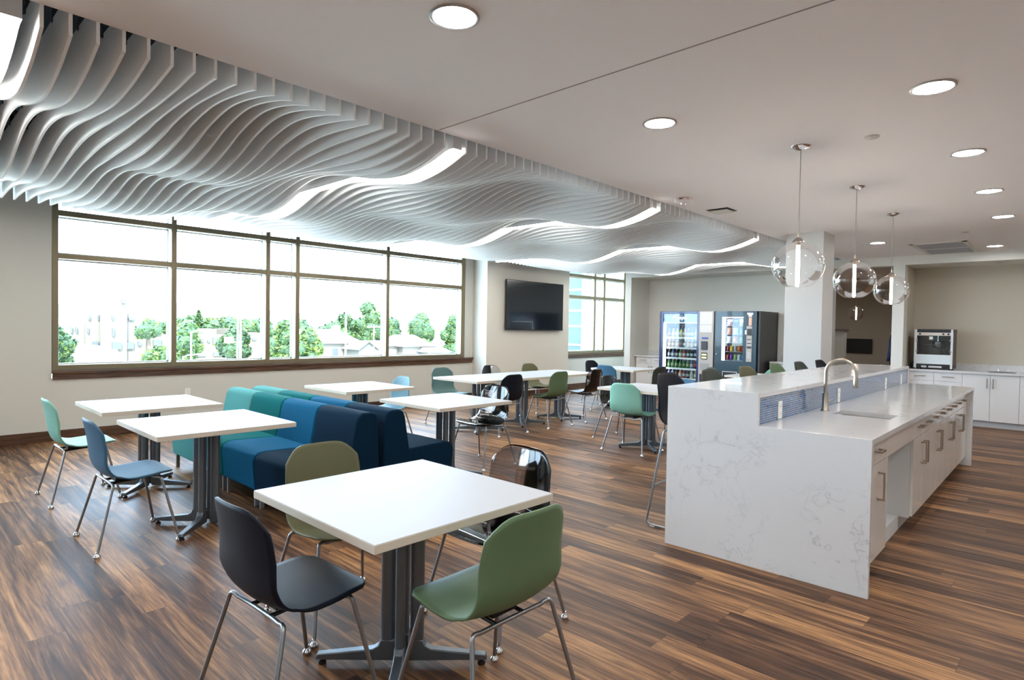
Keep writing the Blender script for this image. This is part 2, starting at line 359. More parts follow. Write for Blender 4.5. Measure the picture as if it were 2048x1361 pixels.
# windows
def window(name, ys, mids, label):
    e = empty(name); struct(e, label)
    y0, y1 = ys; X1 = WX-.005; X0 = WX-.13; XG = WX-.125
    g = G(); gi = G()
    for z0, z1 in ((.838, .905), (2.18, 2.243), (2.688, 2.755), (3.16, 3.22)):
        g.box(X0+.012, y0, z0, X1, y1, z1)
    edges = [y0+.03]+list(mids)+[y1-.045]
    for i, m in enumerate(edges):
        hw = .032 if 0 < i < len(edges)-1 else (.03 if i == 0 else .045)
        g.box(X1-.035, m-hw, .838, X1+.006, m+hw, 3.22); gi.box(X0+.01, m-hw*.9, .838, X1-.035, m+hw*.9, 3.22)
    g.build('window_frame', bronze, e, smooth=0, bevel=.003)
    gi.build('mullion_fin', white_frame, e, smooth=0)
    g2 = G()
    for i in range(len(edges)-1):
        a, b = edges[i]+.033, edges[i+1]-.033
        for z0, z1 in ((.905, 2.18), (2.243, 2.688), (2.755, 3.16)):
            t = .018
            for q in ((a, z0, b, z0+t), (a, z1-t, b, z1), (a, z0, a+t, z1), (b-t, z0, b, z1)):
                g2.box(X0-.01, q[0], q[1], X0+.012, q[2], q[3])
    g2.build('glazing_bead', white_frame, e, smooth=0)
    for i in range(len(edges)-1):
        for z0, z1 in ((.905, 2.18), (2.243, 2.688), (2.755, 3.16)):
            G().add([(XG, edges[i], z0), (XG, edges[i+1], z0), (XG, edges[i+1], z1), (XG, edges[i], z1)], [(0, 1, 2, 3)]).build('pane', glass_pane, e, smooth=0)
    return e
window('window_1', (1.455, 8.015), (2.775, 4.06, 4.53, 6.205), 'long bronze framed window facing the town')
window('window_3', (-7.6, .35), (-6.2, -4.5, -2.8, -1.1), 'bronze framed window on the same wall, left of the picture')
window('window_2', (10.84, 13.755), (12.37, 12.775), 'bronze framed window beside the large screen')

# ================================================================ BAFFLE CEILING
P1 = [(-3.16,2.66),(-3.4,2.58),(-3.7,2.535),(-3.95,2.56),(-4.25,2.625),(-4.45,2.675),(-4.7,2.715),(-4.95,2.718),(-5.15,2.685),(-5.35,2.63),(-5.6,2.56),(-5.85,2.52),(-6.1,2.525),(-6.3,2.565),(-6.55,2.625),(-6.9,2.68),(-7.25,2.70),(-7.55,2.68),(-7.85,2.655)]
P2 = [(-3.16,2.66),(-3.33,2.705),(-3.6,2.75),(-3.8,2.752),(-4.08,2.70),(-4.26,2.64),(-4.45,2.585),(-4.65,2.545),(-4.9,2.535),(-5.1,2.55),(-5.3,2.59),(-5.5,2.635),(-5.7,2.65),(-5.9,2.63),(-6.2,2.56),(-6.5,2.505),(-6.75,2.495),(-7.1,2.52),(-7.5,2.585),(-7.85,2.63)]
def spl(P, x):
    n = len(P)
    for i in range(n-1):
        (x0, z0), (x1, z1) = P[i], P[i+1]
        if x0 >= x >= x1:
            m = lambda j: ((P[min(j+1, n-1)][1]-P[max(j-1, 0)][1])/(P[min(j+1, n-1)][0]-P[max(j-1, 0)][0]))
            h = x1-x0; t = (x-x0)/h
            return (2*t**3-3*t*t+1)*z0+(t**3-2*t*t+t)*h*m(i)+(-2*t**3+3*t*t)*z1+(t**3-t*t)*h*m(i+1)
    return P[-1][1]
PH = [(-.5, -2.8), (.40, -2), (1.12, -1.5), (1.70, -1), (2.23, -.5), (2.78, 0), (4.1, 1), (5.39, 2), (6.66, 3), (7.96, 4), (9.25, 5), (10.54, 6), (11.6, 6.8)]
def wave(y):
    for i in range(len(PH)-1):
        if PH[i][0] <= y <= PH[i+1][0]:
            t = (y-PH[i][0])/(PH[i+1][0]-PH[i][0]); return .5+.5*math.cos(math.pi*(PH[i][1]+t*(PH[i+1][1]-PH[i][1])))
    return .5
def zb(x, y):
    a = wave(y); return a*spl(P1, x)+(1-a)*spl(P2, x)
XA, XB, NB = -3.165, -7.85, 90
LAMP_Y = {-1: .3835, 23: 2.765, 50: 5.39, 76: 7.955, 102: 10.54}
segs = [(-9, 'nearest the camera'), (0, 'in front of the second linear light'), (24, 'between the second and third linear lights'), (51, 'between the third and fourth linear lights'), (77, 'between the fourth and fifth linear lights'), (103, 'beyond the last linear light')]
for k in range(-9, 108):
    if k in LAMP_Y: continue
    y = .482+.0985*k; top = 2.84
    xs = [XA+(XB-XA)*i/NB for i in range(NB+1)]
    vs = []; fs = []
    for x in xs:
        z = zb(x, y)
        vs += [(x, y-.007, z), (x, y+.007, z), (x, y+.007, top), (x, y-.007, top)]
    for i in range(NB):
        a = i*4; b = a+4
        fs += [(a, b, b+3, a+3)[::-1], (a+1, b+1, b, a)[::-1], (a+2, b+2, b+1, a+1)[::-1], (a+3, b+3, b+2, a+2)[::-1]]
    fs += [(0, 3, 2, 1)[::-1], (NB*4, NB*4+1, NB*4+2, NB*4+3)[::-1]]
    o = G().add(vs, fs).build('ceiling_baffle', baffle_m, smooth=0)
    sg = [s for s in segs if s[0] <= k][-1][1]
    tag(o, 'thin white wavy-edged ceiling baffle '+sg, 'ceiling baffle', 'wavy ceiling baffles '+sg)
for i in range(9):
    x = -3.5-i*.52
    g = G().box(x-.012, -.6, 2.90, x+.012, 11.5, 2.935)
    for k in range(-9, 108):
        y = .482+.0985*k; g.box(x-.011, y-.012, 2.822, x+.011, y+.012, 2.90)
    for yy in (0, 2.4, 4.8, 7.2, 9.6): g.box(x-.004, yy, 2.93, x+.004, yy+.008, 3.55)
    o = g.build('suspension_rail', rail_black, smooth=0)
    tag(o, 'black suspension rail with clips crossing over the white baffles', 'ceiling rail', 'suspension rails over the baffles')
names = ['nearest, at the left edge of the picture', 'second from the camera, bright beside the window', 'third from the camera, ending beside the smoke alarm', 'fourth from the camera', 'farthest, in front of the vending machines']
for (k, y), nm in zip(LAMP_Y.items(), names):
    e = empty('linear_light', (-3.165, y, 2.66), label='glowing linear light between wavy baffles, '+nm, cat='light', group='linear lights in the baffle ceiling')
    hw = .036; g = G(); gl = G(); pr = []
    for i in range(NB+1):
        x = XA+(XB-.1-XA)*i/NB; pr.append((x, min(zb(max(x, XB), y)+.022, 2.655)))
    vs = []; fs = []
    for x, z in pr: vs += [(x+3.165, -hw, z-2.66+.012), (x+3.165, hw, z-2.66+.012), (x+3.165, hw, .18), (x+3.165, -hw, .18)]
    for i in range(NB):
        a = i*4; b = a+4
        fs += [(a, b, b+3, a+3), (a+1, b+1, b, a), (a+2, b+2, b+1, a+1), (a+3, b+3, b+2, a+2)]
    fs += [(0, 3, 2, 1), (NB*4, NB*4+1, NB*4+2, NB*4+3)]
    g.add(vs, fs).build('housing', mat('lamp housing', srgb(190, 192, 194), .5), e, smooth=0)
    vs = []; fs = []
    for x, z in pr: vs += [(x+3.165-.004, -hw+.002, z-2.66+.012), (x+3.165-.004, -hw*.7, z-2.66), (x+3.165-.004, hw*.7, z-2.66), (x+3.165-.004, hw-.002, z-2.66+.012)]
    for i in range(NB):
        a = i*4; b = a+4
        for q in range(3): fs.append((a+q, a+q+1, b+q+1, b+q))
    gl.add(vs, fs).build('diffuser', light_line, e, smooth=0)

# ================================================================ CEILING FIXTURES
def make_down(x, y, label, group=None):
    e = empty('downlight', (x, y, 2.75), label=label, cat='light', group=group)
    G().lathe([(.106, .0), (.106, -.006), (.098, -.009), (.090, -.006), (.087, .0)], 32).build('trim_ring', mat('downlight trim', srgb(190, 190, 188), .25, .6), e, smooth=60)
    G().disc(.089, -.003, 32).build('lens', light_down, e, smooth=0)
    return e
dl = [(-1.955, 1.68, 'large round downlight at the top of the picture, nearest the camera'), (-.614, 3.83, 'round downlight at upper right, nearest of the right-hand row'),
      (-1.975, 3.40, 'round downlight left of the nearest glass pendant'), (-.639, 5.36, 'second round downlight of the right-hand row'), (-.661, 6.90, 'third round downlight of the right-hand row'),
      (-.683, 8.46, 'fourth and farthest round downlight of the right-hand row'), (-2.19, 9.89, 'small round downlight behind the pendants, left of the ceiling vent'), (-.98, 11.17, 'small round downlight right of the ceiling vent')]
for x, y, l in dl: make_down(x, y, l)
for x, y in ((-1.95, -3.5), (-.6, -3.9), (-1.95, -5.4), (-.6, -5.6), (.7, -3.2), (.7, -5.6), (2.1, -2.6), (2.1, -5), (-.62, 2.3), (-.6, .77), (-1.95, -.04), (-.6, -.76), (-1.95, -1.76), (-.6, -2.3), (.7, 1.5), (.7, -.8), (.7, 3.8), (.7, 6.1), (.7, 8.4), (2.1, 2.6), (2.1, 5.2), (2.1, 7.6), (2.1, 10.2), (.9, 10.8), (2.1, 0)):
    make_down(x, y, 'unseen round ceiling downlight added beyond the picture edge', 'unseen added downlights of the ceiling outside the picture')  # unseen downlights: grid continued out of view, more added for room lighting
for x, y in ((-2.6, 13.6), (-4.4, 15.5), (-3.2, 17.5), (-6, 14.5), (-6, 18)):
    make_down(x, y, 'round downlight in the lobby ceiling behind the back wall', 'downlights of the lobby ceiling')
def pendant(x, y, label, loc_top=2.75, group=None):
    e = empty('pendant_lamp', (x, y, 1.92), label=label, cat='pendant light', group=group)
    t = loc_top-1.92
    G().lathe([(0, t-.028), (.02, t-.026), (.05, t-.014), (.066, t-.003), (.067, t)], 32).build('canopy', chrome, e, smooth=60)
    G().tube([(0, 0, .19), (0, 0, t-.02)], .0032, 8).build('cord', mat('grey cord', srgb(150, 145, 140), .5), e)
    G().lathe([(0, .225), (.006, .222), (.009, .195), (.022, .188), (.040, .168), (.042, .160), (.0, .160)], 24).build('socket_cap', nickel, e, smooth=50)
    g = G(); pr = []
    for i in range(33):
        a = math.pi*(.065+.80*i/32); pr.append((.172*math.sin(a), .165*math.cos(a)))
    pr2 = [(r-.004 if r > .01 else r, z) for r, z in pr][::-1]
    g.lathe(pr+[(pr[-1][0]*.95, pr[-1][1]+.002)], 48); g.build('globe', globe_glass, e, smooth=80)
    b = G().lathe([(0, .15), (.011, .148), (.0125, .14), (.0125, -.135), (.009, -.148), (0, -.15)], 16).build('tube_bulb', bulb_glow, e, smooth=60)
    G().lathe([(.014, .165), (.014, .14)], 16).build('bulb_base', mat('copper base', srgb(170, 120, 90), .4, .8), e)
    return e
pendant(-1.477, 4.464, 'clear glass globe pendant over the island, nearest and largest')
pendant(-1.505, 6.009, 'clear glass globe pendant over the island, middle of the three')
pendant(-1.541, 7.60, 'clear glass globe pendant over the island, farthest of the three')
pendant(-3.97, 16.1, 'small clear glass globe pendant hanging in the lobby beyond the column')
for x, y, l in ((-1.055, 4.532, 'small flat sprinkler cover plate behind the right-hand downlights, nearer one'), (-1.13, 9.45, 'small flat sprinkler cover plate near the ceiling vent')):
    o = G().lathe([(.045, 0), (.045, -.007), (.04, -.011), (0, -.011)], 24).build('sprinkler_cover', mat('cover white', srgb(205, 200, 196), .5), smooth=50, loc=(x, y, 2.75)); tag(o, l, 'sprinkler cover')
for x, y, l in ((-1.0, 12.15, 'tiny sprinkler plate in the soffit over the coffee counter'), (-5.9, 12.15, 'tiny sprinkler plate in the soffit over the vending machines')):
    o = G().lathe([(.04, 0), (.04, -.007), (0, -.009)], 20).build('sprinkler_cover', MATS['cover white'], smooth=50, loc=(x, y, 2.6 if x > -3 else 2.62)); tag(o, l, 'sprinkler cover')
# fire alarm
def text(body, size, m, parent, loc, rot, name='lettering', ext=.0008, align='CENTER'):
    c = bpy.data.curves.new(name, 'FONT'); c.body = body; c.size = size; c.extrude = ext; c.align_x = align; c.align_y = 'CENTER'; c.materials.append(m)
    t_ = bpy.data.objects.new(name+'_curve', c); COL.objects.link(t_)
    dg = bpy.context.evaluated_depsgraph_get(); me = bpy.data.meshes.new_from_object(t_.evaluated_get(dg)); me.name = name
    bpy.data.objects.remove(t_)
    o = bpy.data.objects.new(name, me); COL.objects.link(o); o.parent = parent; o.location = loc; o.rotation_euler = rot; return o
e = empty('smoke_alarm', (-2.918, 5.513, 2.75), R(40), label='white ceiling alarm strobe with red letters, beside the baffles', cat='fire alarm')
G().lathe([(.088, 0), (.09, -.02), (.082, -.034), (.05, -.04), (0, -.04)], 32).build('housing', mat('alarm white', srgb(236, 232, 230), .35), e, smooth=40)
G().lathe([(.028, -.04), (.027, -.055), (.015, -.066), (0, -.07)], 20).build('strobe', clear('strobe lens', (.9, .9, .92), .05), e, smooth=60)
text('FIRE', .036, mat('alarm red', (.6, .02, .02), .5), e, (0, -.087, -.012), (R(90), 0, 0))
G().box(-.06, -.09, -.02, -.035, -.086, -.012).build('sounder_slot', black_pl, e, smooth=0)
e = empty('ceiling_diffuser', (-2.88, 6.29, 2.75), R(0), label='small square white ceiling diffuser with dark edge gap', cat='air vent')
G().box(-.12, -.12, -.004, .12, .12, 0).build('backing', black_pl, e, smooth=0)
G().box(-.1, -.1, -.022, .1, .1, -.012).box(-.012, -.012, -.012, .012, .012, -.004).build('face_plate', white_paint, e, smooth=0, bevel=.002)
e = empty('return_vent', (-1.55, 11.03, 2.75), 0, label='large two-panel louvred return air vent in the ceiling', cat='air vent')
fr = G()
for q in ((-.34, -.72, .34, -.66), (-.34, .66, .34, .72), (-.34, -.72, -.28, .72), (.28, -.72, .34, .72), (-.34, -.03, .34, .03)): fr.box(q[0], q[1], -.012, q[2], q[3], 0)
fr.build('frame', white_paint, e, smooth=0, bevel=.002)
G().box(-.3, -.7, -.002, .3, .7, 0).build('backing', mat('vent dark', (.1, .1, .11), .8), e, smooth=0)
lv = G()
for s0 in (-.66, .03):
    for i in range(21):
        yy = s0+.015+i*.03
        lv.add([(-.28, yy, -.002), (.28, yy, -.002), (.28, yy+.02, -.011), (-.28, yy+.02, -.011)], [(0, 1, 2, 3)])
tag(lv.build('louvre', mat('vent grey', srgb(170, 172, 178), .5), e, smooth=0, solid=.002))

# ================================================================ WALL FIXTURES
e = empty('wall_screen_television', (-8.49, 9.60, 1.905), label='large black flat screen television on the projecting wall', cat='television')
G().box(.05, -.905, -.51, .085, .905, .51).build('bezel', black_pl, e, smooth=0, bevel=.004)
G().box(.0845, -.893, -.498, .0862, .893, .498).build('screen', mat('screen glass', (.006, .010, .016), .16, spec=.6, coat=.3), e, smooth=0)
G().box(0, -.35, -.2, .05, .35, .2).build('wall_bracket', black_pl, e, smooth=0)
e = empty('lobby_television', (-5.20, 20.4, 1.10), label='small black flat screen on the far lobby wall', cat='television')
e.location = (-4.93, 20.4, 1.07)
G().box(-.355, -.06, -.215, .355, -.02, .215).build('bezel', black_pl, e, smooth=0, bevel=.004)
G().box(-.34, -.062, -.2, .34, -.06, .2).build('screen', MATS['screen glass'], e, smooth=0)
G().box(-.1, -.02, -.1, .1, 0, .1).build('wall_bracket', black_pl, e, smooth=0)
plate_m = mat('outlet white', srgb(236, 234, 228), .4); slot_m = mat('outlet slot', (.05, .05, .05), .6)
def outlet(loc, rz, label, par=None, horizontal=False, m=None):
    e = empty('power_outlet', loc, rz, label=label, cat='outlet')
    w_, h_ = (.058, .036) if horizontal else (.036, .058)
    G().box(0, -w_, -h_, .006, w_, h_).build('cover_plate', m or plate_m, e, smooth=0, bevel=.002)
    for s in (-1, 1):
        cy_, cz = (s*.024, 0) if horizontal else (0, s*.024)
        b = G().box(.0055, cy_-.014, cz-.014, .0075, cy_+.014, cz+.014).build('socket', m or plate_m, e, smooth=0)
        G().box(.0074, cy_-.007, cz-.005, .008, cy_-.005, cz+.006).box(.0074, cy_+.005, cz-.005, .008, cy_+.007, cz+.006).build('slot', slot_m, b, smooth=0)
    return e
outlet((WX, 2.949, .486), 0, 'white wall outlet under the long window, above the back left table')
outlet((-1.105, 12.6, 1.16), R(-90), 'almond wall outlet above the far counter, right of the popcorn machine', m=mat('almond plate', srgb(200, 192, 172), .5))

# ================================================================ TABLES
TOPZ = .74
def make_table():
    r = empty('cafe_table')
    t = G(); t.box(-.45, -.45, TOPZ-.032, .45, .45, TOPZ-.0015); t.build('table_top', edge_band, r, smooth=0, bevel=.002)
    tp = [c for c in kids(r)][0]
    G().box(-.4485, -.4485, TOPZ-.002, .4485, .4485, TOPZ).build('laminate_face', laminate, tp, smooth=0)
    G().box(-.2, -.2, TOPZ-.045, .2, .2, TOPZ-.032).build('mounting_plate', black_pl, r, smooth=0)
    for q in range(4):
        a = R(45+90*q); u = Vector((math.cos(a), math.sin(a), 0)); n = Vector((-u.y, u.x, 0))
        g = G()
        # upright: rounded oval blade
        prof = []
        for k in range(16):
            th = 2*math.pi*k/16; prof.append((.062+.030*math.copysign(abs(math.cos(th))**.7, math.cos(th)), .021*math.copysign(abs(math.sin(th))**.7, math.sin(th))))
        vs = []; n0 = len(prof)
        for z in (.05, TOPZ-.045):
            for px, py in prof: p = u*px+n*py; vs.append((p.x, p.y, z))
        g.add(vs, [tuple(range(n0))[::-1], tuple(range(n0, 2*n0))]+[(i, (i+1) % n0, n0+(i+1) % n0, n0+i) for i in range(n0)])
        # foot: tapered beam with fillet at the column
        side = [(.03, .022), (.36, .022), (.365, .03), (.36, .046), (.20, .062), (.125, .07), (.10, .085), (.09, .11), (.03, .11)]
        hw = lambda x: .021-.004*max(0, (x-.1)/.3)
        vs = []; m = len(side)
        for sgn in (-1, 1):
            for x, z in side: p = u*x+n*sgn*hw(x); vs.append((p.x, p.y, z))
        g.add(vs, [tuple(range(m)), tuple(range(m, 2*m))[::-1]]+[(i, m+i, m+(i+1) % m, (i+1) % m) for i in range(m)])
        leg = g.build('pedestal_leg', table_steel, r, smooth=35, bevel=.004)
        p = u*.34
        G().lathe([(0, 0), (.017, 0), (.017, .014), (.008, .016), (.008, .024)], 14, (p.x, p.y, 0)).build('foot_pad', black_pl, leg, smooth=40)
    return r
T0 = make_table(); T0T = tree_of(T0)
tables = [(-2.09, 1.555, 0, 'square white table in the foreground ringed by four chairs'),
    (-4.55, 1.64, 0, 'square white table in front of the blue sofa modules'), (-5.90, 1.65, 0, 'square white table in front of the teal sofa modules, by the mint chair'),
    (-6.06, 3.86, 0, 'square white table behind the sofa, nearer the window'), (-4.45, 3.79, 0, 'square white table behind the sofa, nearer the island'),
    (-6.12, 5.80, 0, 'first white table of the long joined row below the large screen'), (-6.12, 6.70, 0, 'middle white table of the long joined row'), (-6.12, 7.60, 0, 'far white table of the long joined row'),
    (-3.86, 6.53, 0, 'square white table beside the bar with a mint chair'), (-6.06, 9.42, 0, 'square white table in front of the second window'), (-3.75, 9.87, 0, 'white table in front of the snack machine, seen over the bar')]
def place(T, x, y, rz, first, label, cat=None, group=None):
    node = T if first else copy_tree(T); o = node[0]; o.location = (x, y, 0); o.rotation_euler = (0, 0, rz)
    o['label'] = label
    if cat: o['category'] = cat
    if group: o['group'] = group
    return node
for i, (x, y, rz, l) in enumerate(tables): place(T0T, x, y, rz, i == 0, l, 'table', 'square white cafe tables')

# ================================================================ CHAIRS
def shell_mesh(dz=0, wide=1.0):
    prof = [(.225, .445), (.19, .452), (.12, .452), (.04, .444), (-.04, .438), (-.10, .442), (-.145, .458), (-.175, .490), (-.193, .535), (-.205, .59), (-.214, .65), (-.223, .71), (-.234, .765), (-.246, .82)]
    wid = [.205, .217, .228, .233, .233, .230, .225, .220, .217, .215, .212, .208, .201, .190]
    n = len(prof)-1
    def ev(A, s):
        s = max(0, min(1, s))*n; i = min(int(s), n-1); t = s-i
        P = lambda j: Vector(A[max(0, min(n, j))]) if isinstance(A[0], tuple) else A[max(0, min(n, j))]
        a, b, c, d = P(i-1), P(i), P(i+1), P(i+2)
        return b*(1)+(c-a)*(.5*t)+(a*2-b*5+c*4-d)*(.5*t*t)+(b*3-a-c*3+d)*(.5*t**3)
    def fn(s, v):
        u = v*2-1; au = abs(u)
        s0 = .10*au**5; s1 = 1-.11*au**4.5
        ss = s0+(s1-s0)*s
        p = ev(prof, ss); wv = ev(wid, ss)
        x = u*wv*wide; y, z = p.x, p.y
        seat = max(0, min(1, (.30-ss)/.3)); back = max(0, min(1, (ss-.45)/.3)); mid = 1-abs(ss-.42)/.22; mid = max(0, mid)
        z += .014*au**2.2*(seat*.6+mid)+dz; y += (.040*back+.03*mid)*au**2.2
        return (x, y, z)
    g = G(); g.grid(fn, 34, 18); return g
def make_chair(name='shell_chair'):
    r = empty(name)
    shell_mesh().build('seat_shell', SHELL['sage'], r, smooth=80, solid=.009)
    rt = .0085
    for sx in (-1, 1):
        for fy, (foot, top) in enumerate((((.275, -.235, .02), (.205, -.135, .415)), ((.270, .225, .02), (.200, .135, .430)))):
            ft = Vector((sx*foot[0], foot[1], foot[2])); tp = Vector((sx*top[0], top[1], top[2]))
            inn = Vector((sx*.155, top[1]*.95, top[2]-.012))
            leg = G().tube(fillet([ft, tp, inn], .04, 7), rt, 10).build('leg', steel, r, smooth=60)
            G().lathe([(0, .0), (.019, .0), (.021, .008), (.017, .017), (.010, .024), (.009, .036), (0, .037)], 14, (ft.x, ft.y, 0)).build('glide', chrome, leg, smooth=50)
    for y, z, dip in ((-.128, .403, .395), (.128, .418, .412)):
        G().tube(fillet([(-.157, y, z), (-.08, y*.9, dip), (.08, y*.9, dip), (.157, y, z)], .05, 5), rt, 8).build('cross_rail', steel, r, smooth=60)
    G().tube([(-.07, -.12, .398), (-.07, .12, .414)], rt, 8).tube([(.07, -.12, .398), (.07, .12, .414)], rt, 8).box(-.06, -.09, .405, .06, .09, .43).build('seat_mount', black_pl, r, smooth=40)
    return r
C0 = make_chair(); C0T = tree_of(C0)
DIR = {'+Y': 0, '-Y': math.pi, '+X': -math.pi/2, '-X': math.pi/2}
chairs = [(-5.985, 1.165, '+Y', 0, 'mint', 'mint green shell chair at the back left table'), (-4.60, 1.165, '+Y', 0, 'steel blue', 'steel blue shell chair at the table before the blue sofa'),
    (-2.17, 1.09, '+Y', 2, 'navy', 'navy shell chair at the near left of the foreground table'), (-2.70, 1.625, '+X', 0, 'olive', 'olive shell chair behind the left edge of the foreground table'),
    (-2.125, 2.135, '-Y', 0, 'smoke', 'transparent smoke grey chair at the far side of the foreground table'), (-1.60, 1.58, '-X', 0, 'sage', 'sage green shell chair at the near right of the foreground table'),
    (-6.12, 4.28, '-Y', -6, 'blue grey', 'pale blue grey shell chair at the table behind the sofa by the window'), (-4.60, 4.42, '-Y', 0, 'smoke', 'transparent smoke chair tucked at the table behind the navy sofa end'),
    (-6.87, 5.93, '+X', 0, 'grey teal', 'grey teal shell chair on the window side of the long table row'), (-6.87, 6.97, '+X', 0, 'clear', 'clear transparent chair on the window side of the long table row'),
    (-6.87, 7.92, '+X', 0, 'olive', 'olive shell chair on the window side of the long table row'), (-5.76, 5.90, '-X', 0, 'navy', 'near-black navy shell chair on the aisle side of the long table row'),
    (-5.76, 6.90, '-X', 0, 'sage', 'sage green shell chair on the aisle side of the long table row'), (-5.76, 7.79, '-X', 0, 'smoke', 'transparent smoke chair on the aisle side of the long table row'),
    (-3.895, 6.24, '+Y', 0, 'mint', 'mint green shell chair at the table beside the bar'), (-4.45, 6.82, '+X', 0, 'smoke', 'transparent smoke chair behind the mint chair at the table beside the bar'),
    (-3.74, 6.97, '-Y', 0, 'steel blue', 'steel blue shell chair half hidden behind the nearest bar stool'), (-5.50, 9.32, '-X', 0, 'charcoal', 'charcoal green shell chair left of the drinks machine'),
    (-6.06, 8.99, '+Y', 0, 'steel blue', 'steel blue shell chair at the table before the second window'), (-6.90, 9.80, '+X', 0, 'navy', 'navy shell chair against the wall below the second window'),
    (-4.42, 9.88, '+X', 0, 'grey green', 'grey green shell chair in front of the drinks machine control panel'), (-3.75, 10.28, '-Y', 0, 'mint', 'pale mint shell chair seen over the bar below the snack machine')]
for i, (x, y, d, da, c, l) in enumerate(chairs):
    node = place(C0T, x, y, DIR[d]+R(da), i == 0, l, 'chair', 'shell chairs at the tables')
    paint(node, ('seat_shell',), SHELL[c])
# bar stools
def make_stool():
    r = empty('bar_stool'); dz = .30
    shell_mesh(dz).build('seat_shell', SHELL['navy'], r, smooth=80, solid=.009)
    for sx in (-1, 1):
        pts = [(sx*.13, -.10, .70), (sx*.19, -.135, .715), (sx*.255, -.235, .012), (sx*.255, .235, .012), (sx*.19, .135, .73), (sx*.13, .10, .715)]
        f = G().tube(fillet(pts, .045, 7), .0085, 10).build('sled_frame', steel, r, smooth=60)
        for yy in (-.18, .18): G().box(sx*.255-.01, yy-.02, 0, sx*.255+.01, yy+.02, .01).build('glide', mat('grey glide', srgb(200, 200, 200), .5), f, smooth=0)
    G().tube([(-.228, .19, .30), (.228, .19, .30)], .008, 10).build('footrest', steel, r, smooth=60)
    G().tube([(-.228, -.19, .30), (.228, -.19, .30)], .008, 10).build('stretcher', steel, r, smooth=60)
    G().box(-.14, -.11, .70, .14, .11, .725).build('seat_mount', black_pl, r, smooth=0, bevel=.004)
    return r
S0 = make_stool(); S0T = tree_of(S0)
ords = ['nearest stool of the row at the bar', 'second stool from the near end of the bar', 'third stool from the near end of the bar', 'fourth stool from the near end of the bar', 'fifth stool of the bar, in front of the column', 'last stool of the bar, beside the column edge']
for i, (y, c, l) in enumerate(zip((4.2, 4.92, 5.67, 6.42, 7.14, 7.86), ('navy', 'charcoal', 'olive', 'sage', 'charcoal', 'navy'), ords)):
    nm = {'charcoal': 'charcoal green'}.get(c, c)
    node = place(S0T, -2.10, y, DIR['+X']+.0123, i == 0, nm+' bar stool, '+l, 'bar stool', 'bar stools along the island')
    paint(node, ('seat_shell',), SHELL[c])

# ================================================================ SOFA MODULES
def make_module():
    r = empty('sofa_module'); w = .3125
    seat = [(.02, .135), (.0, .36), (.012, .405), (.05, .43), (.10, .438), (.56, .425), (.56, .135)]
    G().prism(seat, -w, w, 'x').build('seat', FAB['blue'], r, smooth=30, bevel=.014, seg=3)
    back = [(.475, .135), (.475, .40), (.53, .70), (.548, .742), (.585, .762), (.66, .762), (.70, .75), (.718, .715), (.735, .40), (.74, .135)]
    G().prism(back, -w-.001, w+.001, 'x').build('backrest', FAB['blue'], r, smooth=30, bevel=.016, seg=3)
    for sx in (-1, 1):
        for y in (.035, .70):
            G().box(sx*(w-.045)-.009, y, 0, sx*(w-.045)+.009, y+.035, .15).build('leg', mat('leg aluminium', srgb(170, 176, 182), .35, .85), r, smooth=0, bevel=.004)
    return r
M0 = make_module(); M0T = tree_of(M0)
cols = ['pale teal', 'teal', 'blue', 'navy']
k = 0
for row, (y0, rz, rl) in enumerate(((2.03, 0, 'front row facing the camera'), (3.545, math.pi, 'rear row facing away from the camera'))):
    for i, c in enumerate(cols):
        x = -6.265+i*.634
        node = place(M0T, x, y0, rz, k == 0, c+' fabric sofa module, '+rl, 'sofa', 'back-to-back sofa modules'); k += 1
        paint(node, ('seat', 'backrest'), FAB[c])

# ================================================================ ISLAND
IRZ = .0123; IO = Vector((-2.04, 3.70, 0)); ci, si = math.cos(IRZ), math.sin(IRZ)
def iw(x, y, z=0): return (IO.x+ci*x-si*y, IO.y+si*x+ci*y, z)
ILEN = 4.67; IW = 1.22; BAR = .605; CT = .872; BT = 1.072
isl = empty('island_counter', iw(0, 0), IRZ, label='two-level white veined quartz island with waterfall ends', cat='island counter')
prof = [(0, 0), (IW, 0), (IW, CT), (BAR, CT), (BAR, BT), (0, BT)]
G().prism(prof, 0, .03, 'y').build('end_slab', quartz_m, isl, smooth=0, bevel=.0015)
G().prism(prof, ILEN-.03, ILEN, 'y').build('end_slab', quartz_m, isl, smooth=0, bevel=.0015)
G().box(0, .03, BT-.03, BAR, ILEN-.03, BT).build('bar_top', quartz_m, isl, smooth=0, bevel=.0015)
sx0, sx1, sy0, sy1 = .755, 1.115, 1.0, 1.27
ct = G(); ct.box(BAR-.03, .03, CT-.03, sx0, ILEN-.03, CT); ct.box(sx1, .03, CT-.03, IW, ILEN-.03, CT); ct.box(sx0, .03, CT-.03, sx1, sy0, CT); ct.box(sx0, sy1, CT-.03, sx1, ILEN-.03, CT)
ct.build('counter_top', quartz_m, isl, smooth=0)
G().box(.33, .03, 0, .42, ILEN-.03, BT-.03).build('support_wall', cab_white, isl, smooth=0)
G().box(.56, .03, CT-.03, .585, ILEN-.03, BT-.03).build('backsplash_board', cab_white, isl, smooth=0)
G().box(.585, .03, CT, .593, ILEN-.03, BT-.03).build('mosaic_backsplash', tile_m, isl, smooth=0)
for y, l in ((.408, 'white switch plate on the blue mosaic, nearest the camera'), (1.784, 'white outlet on the blue mosaic right of the faucet'), (3.508, 'white outlet on the blue mosaic, third from the camera'), (4.287, 'white outlet on the blue mosaic, farthest one')):
    outlet(iw(.593, y, .935), IRZ, l)
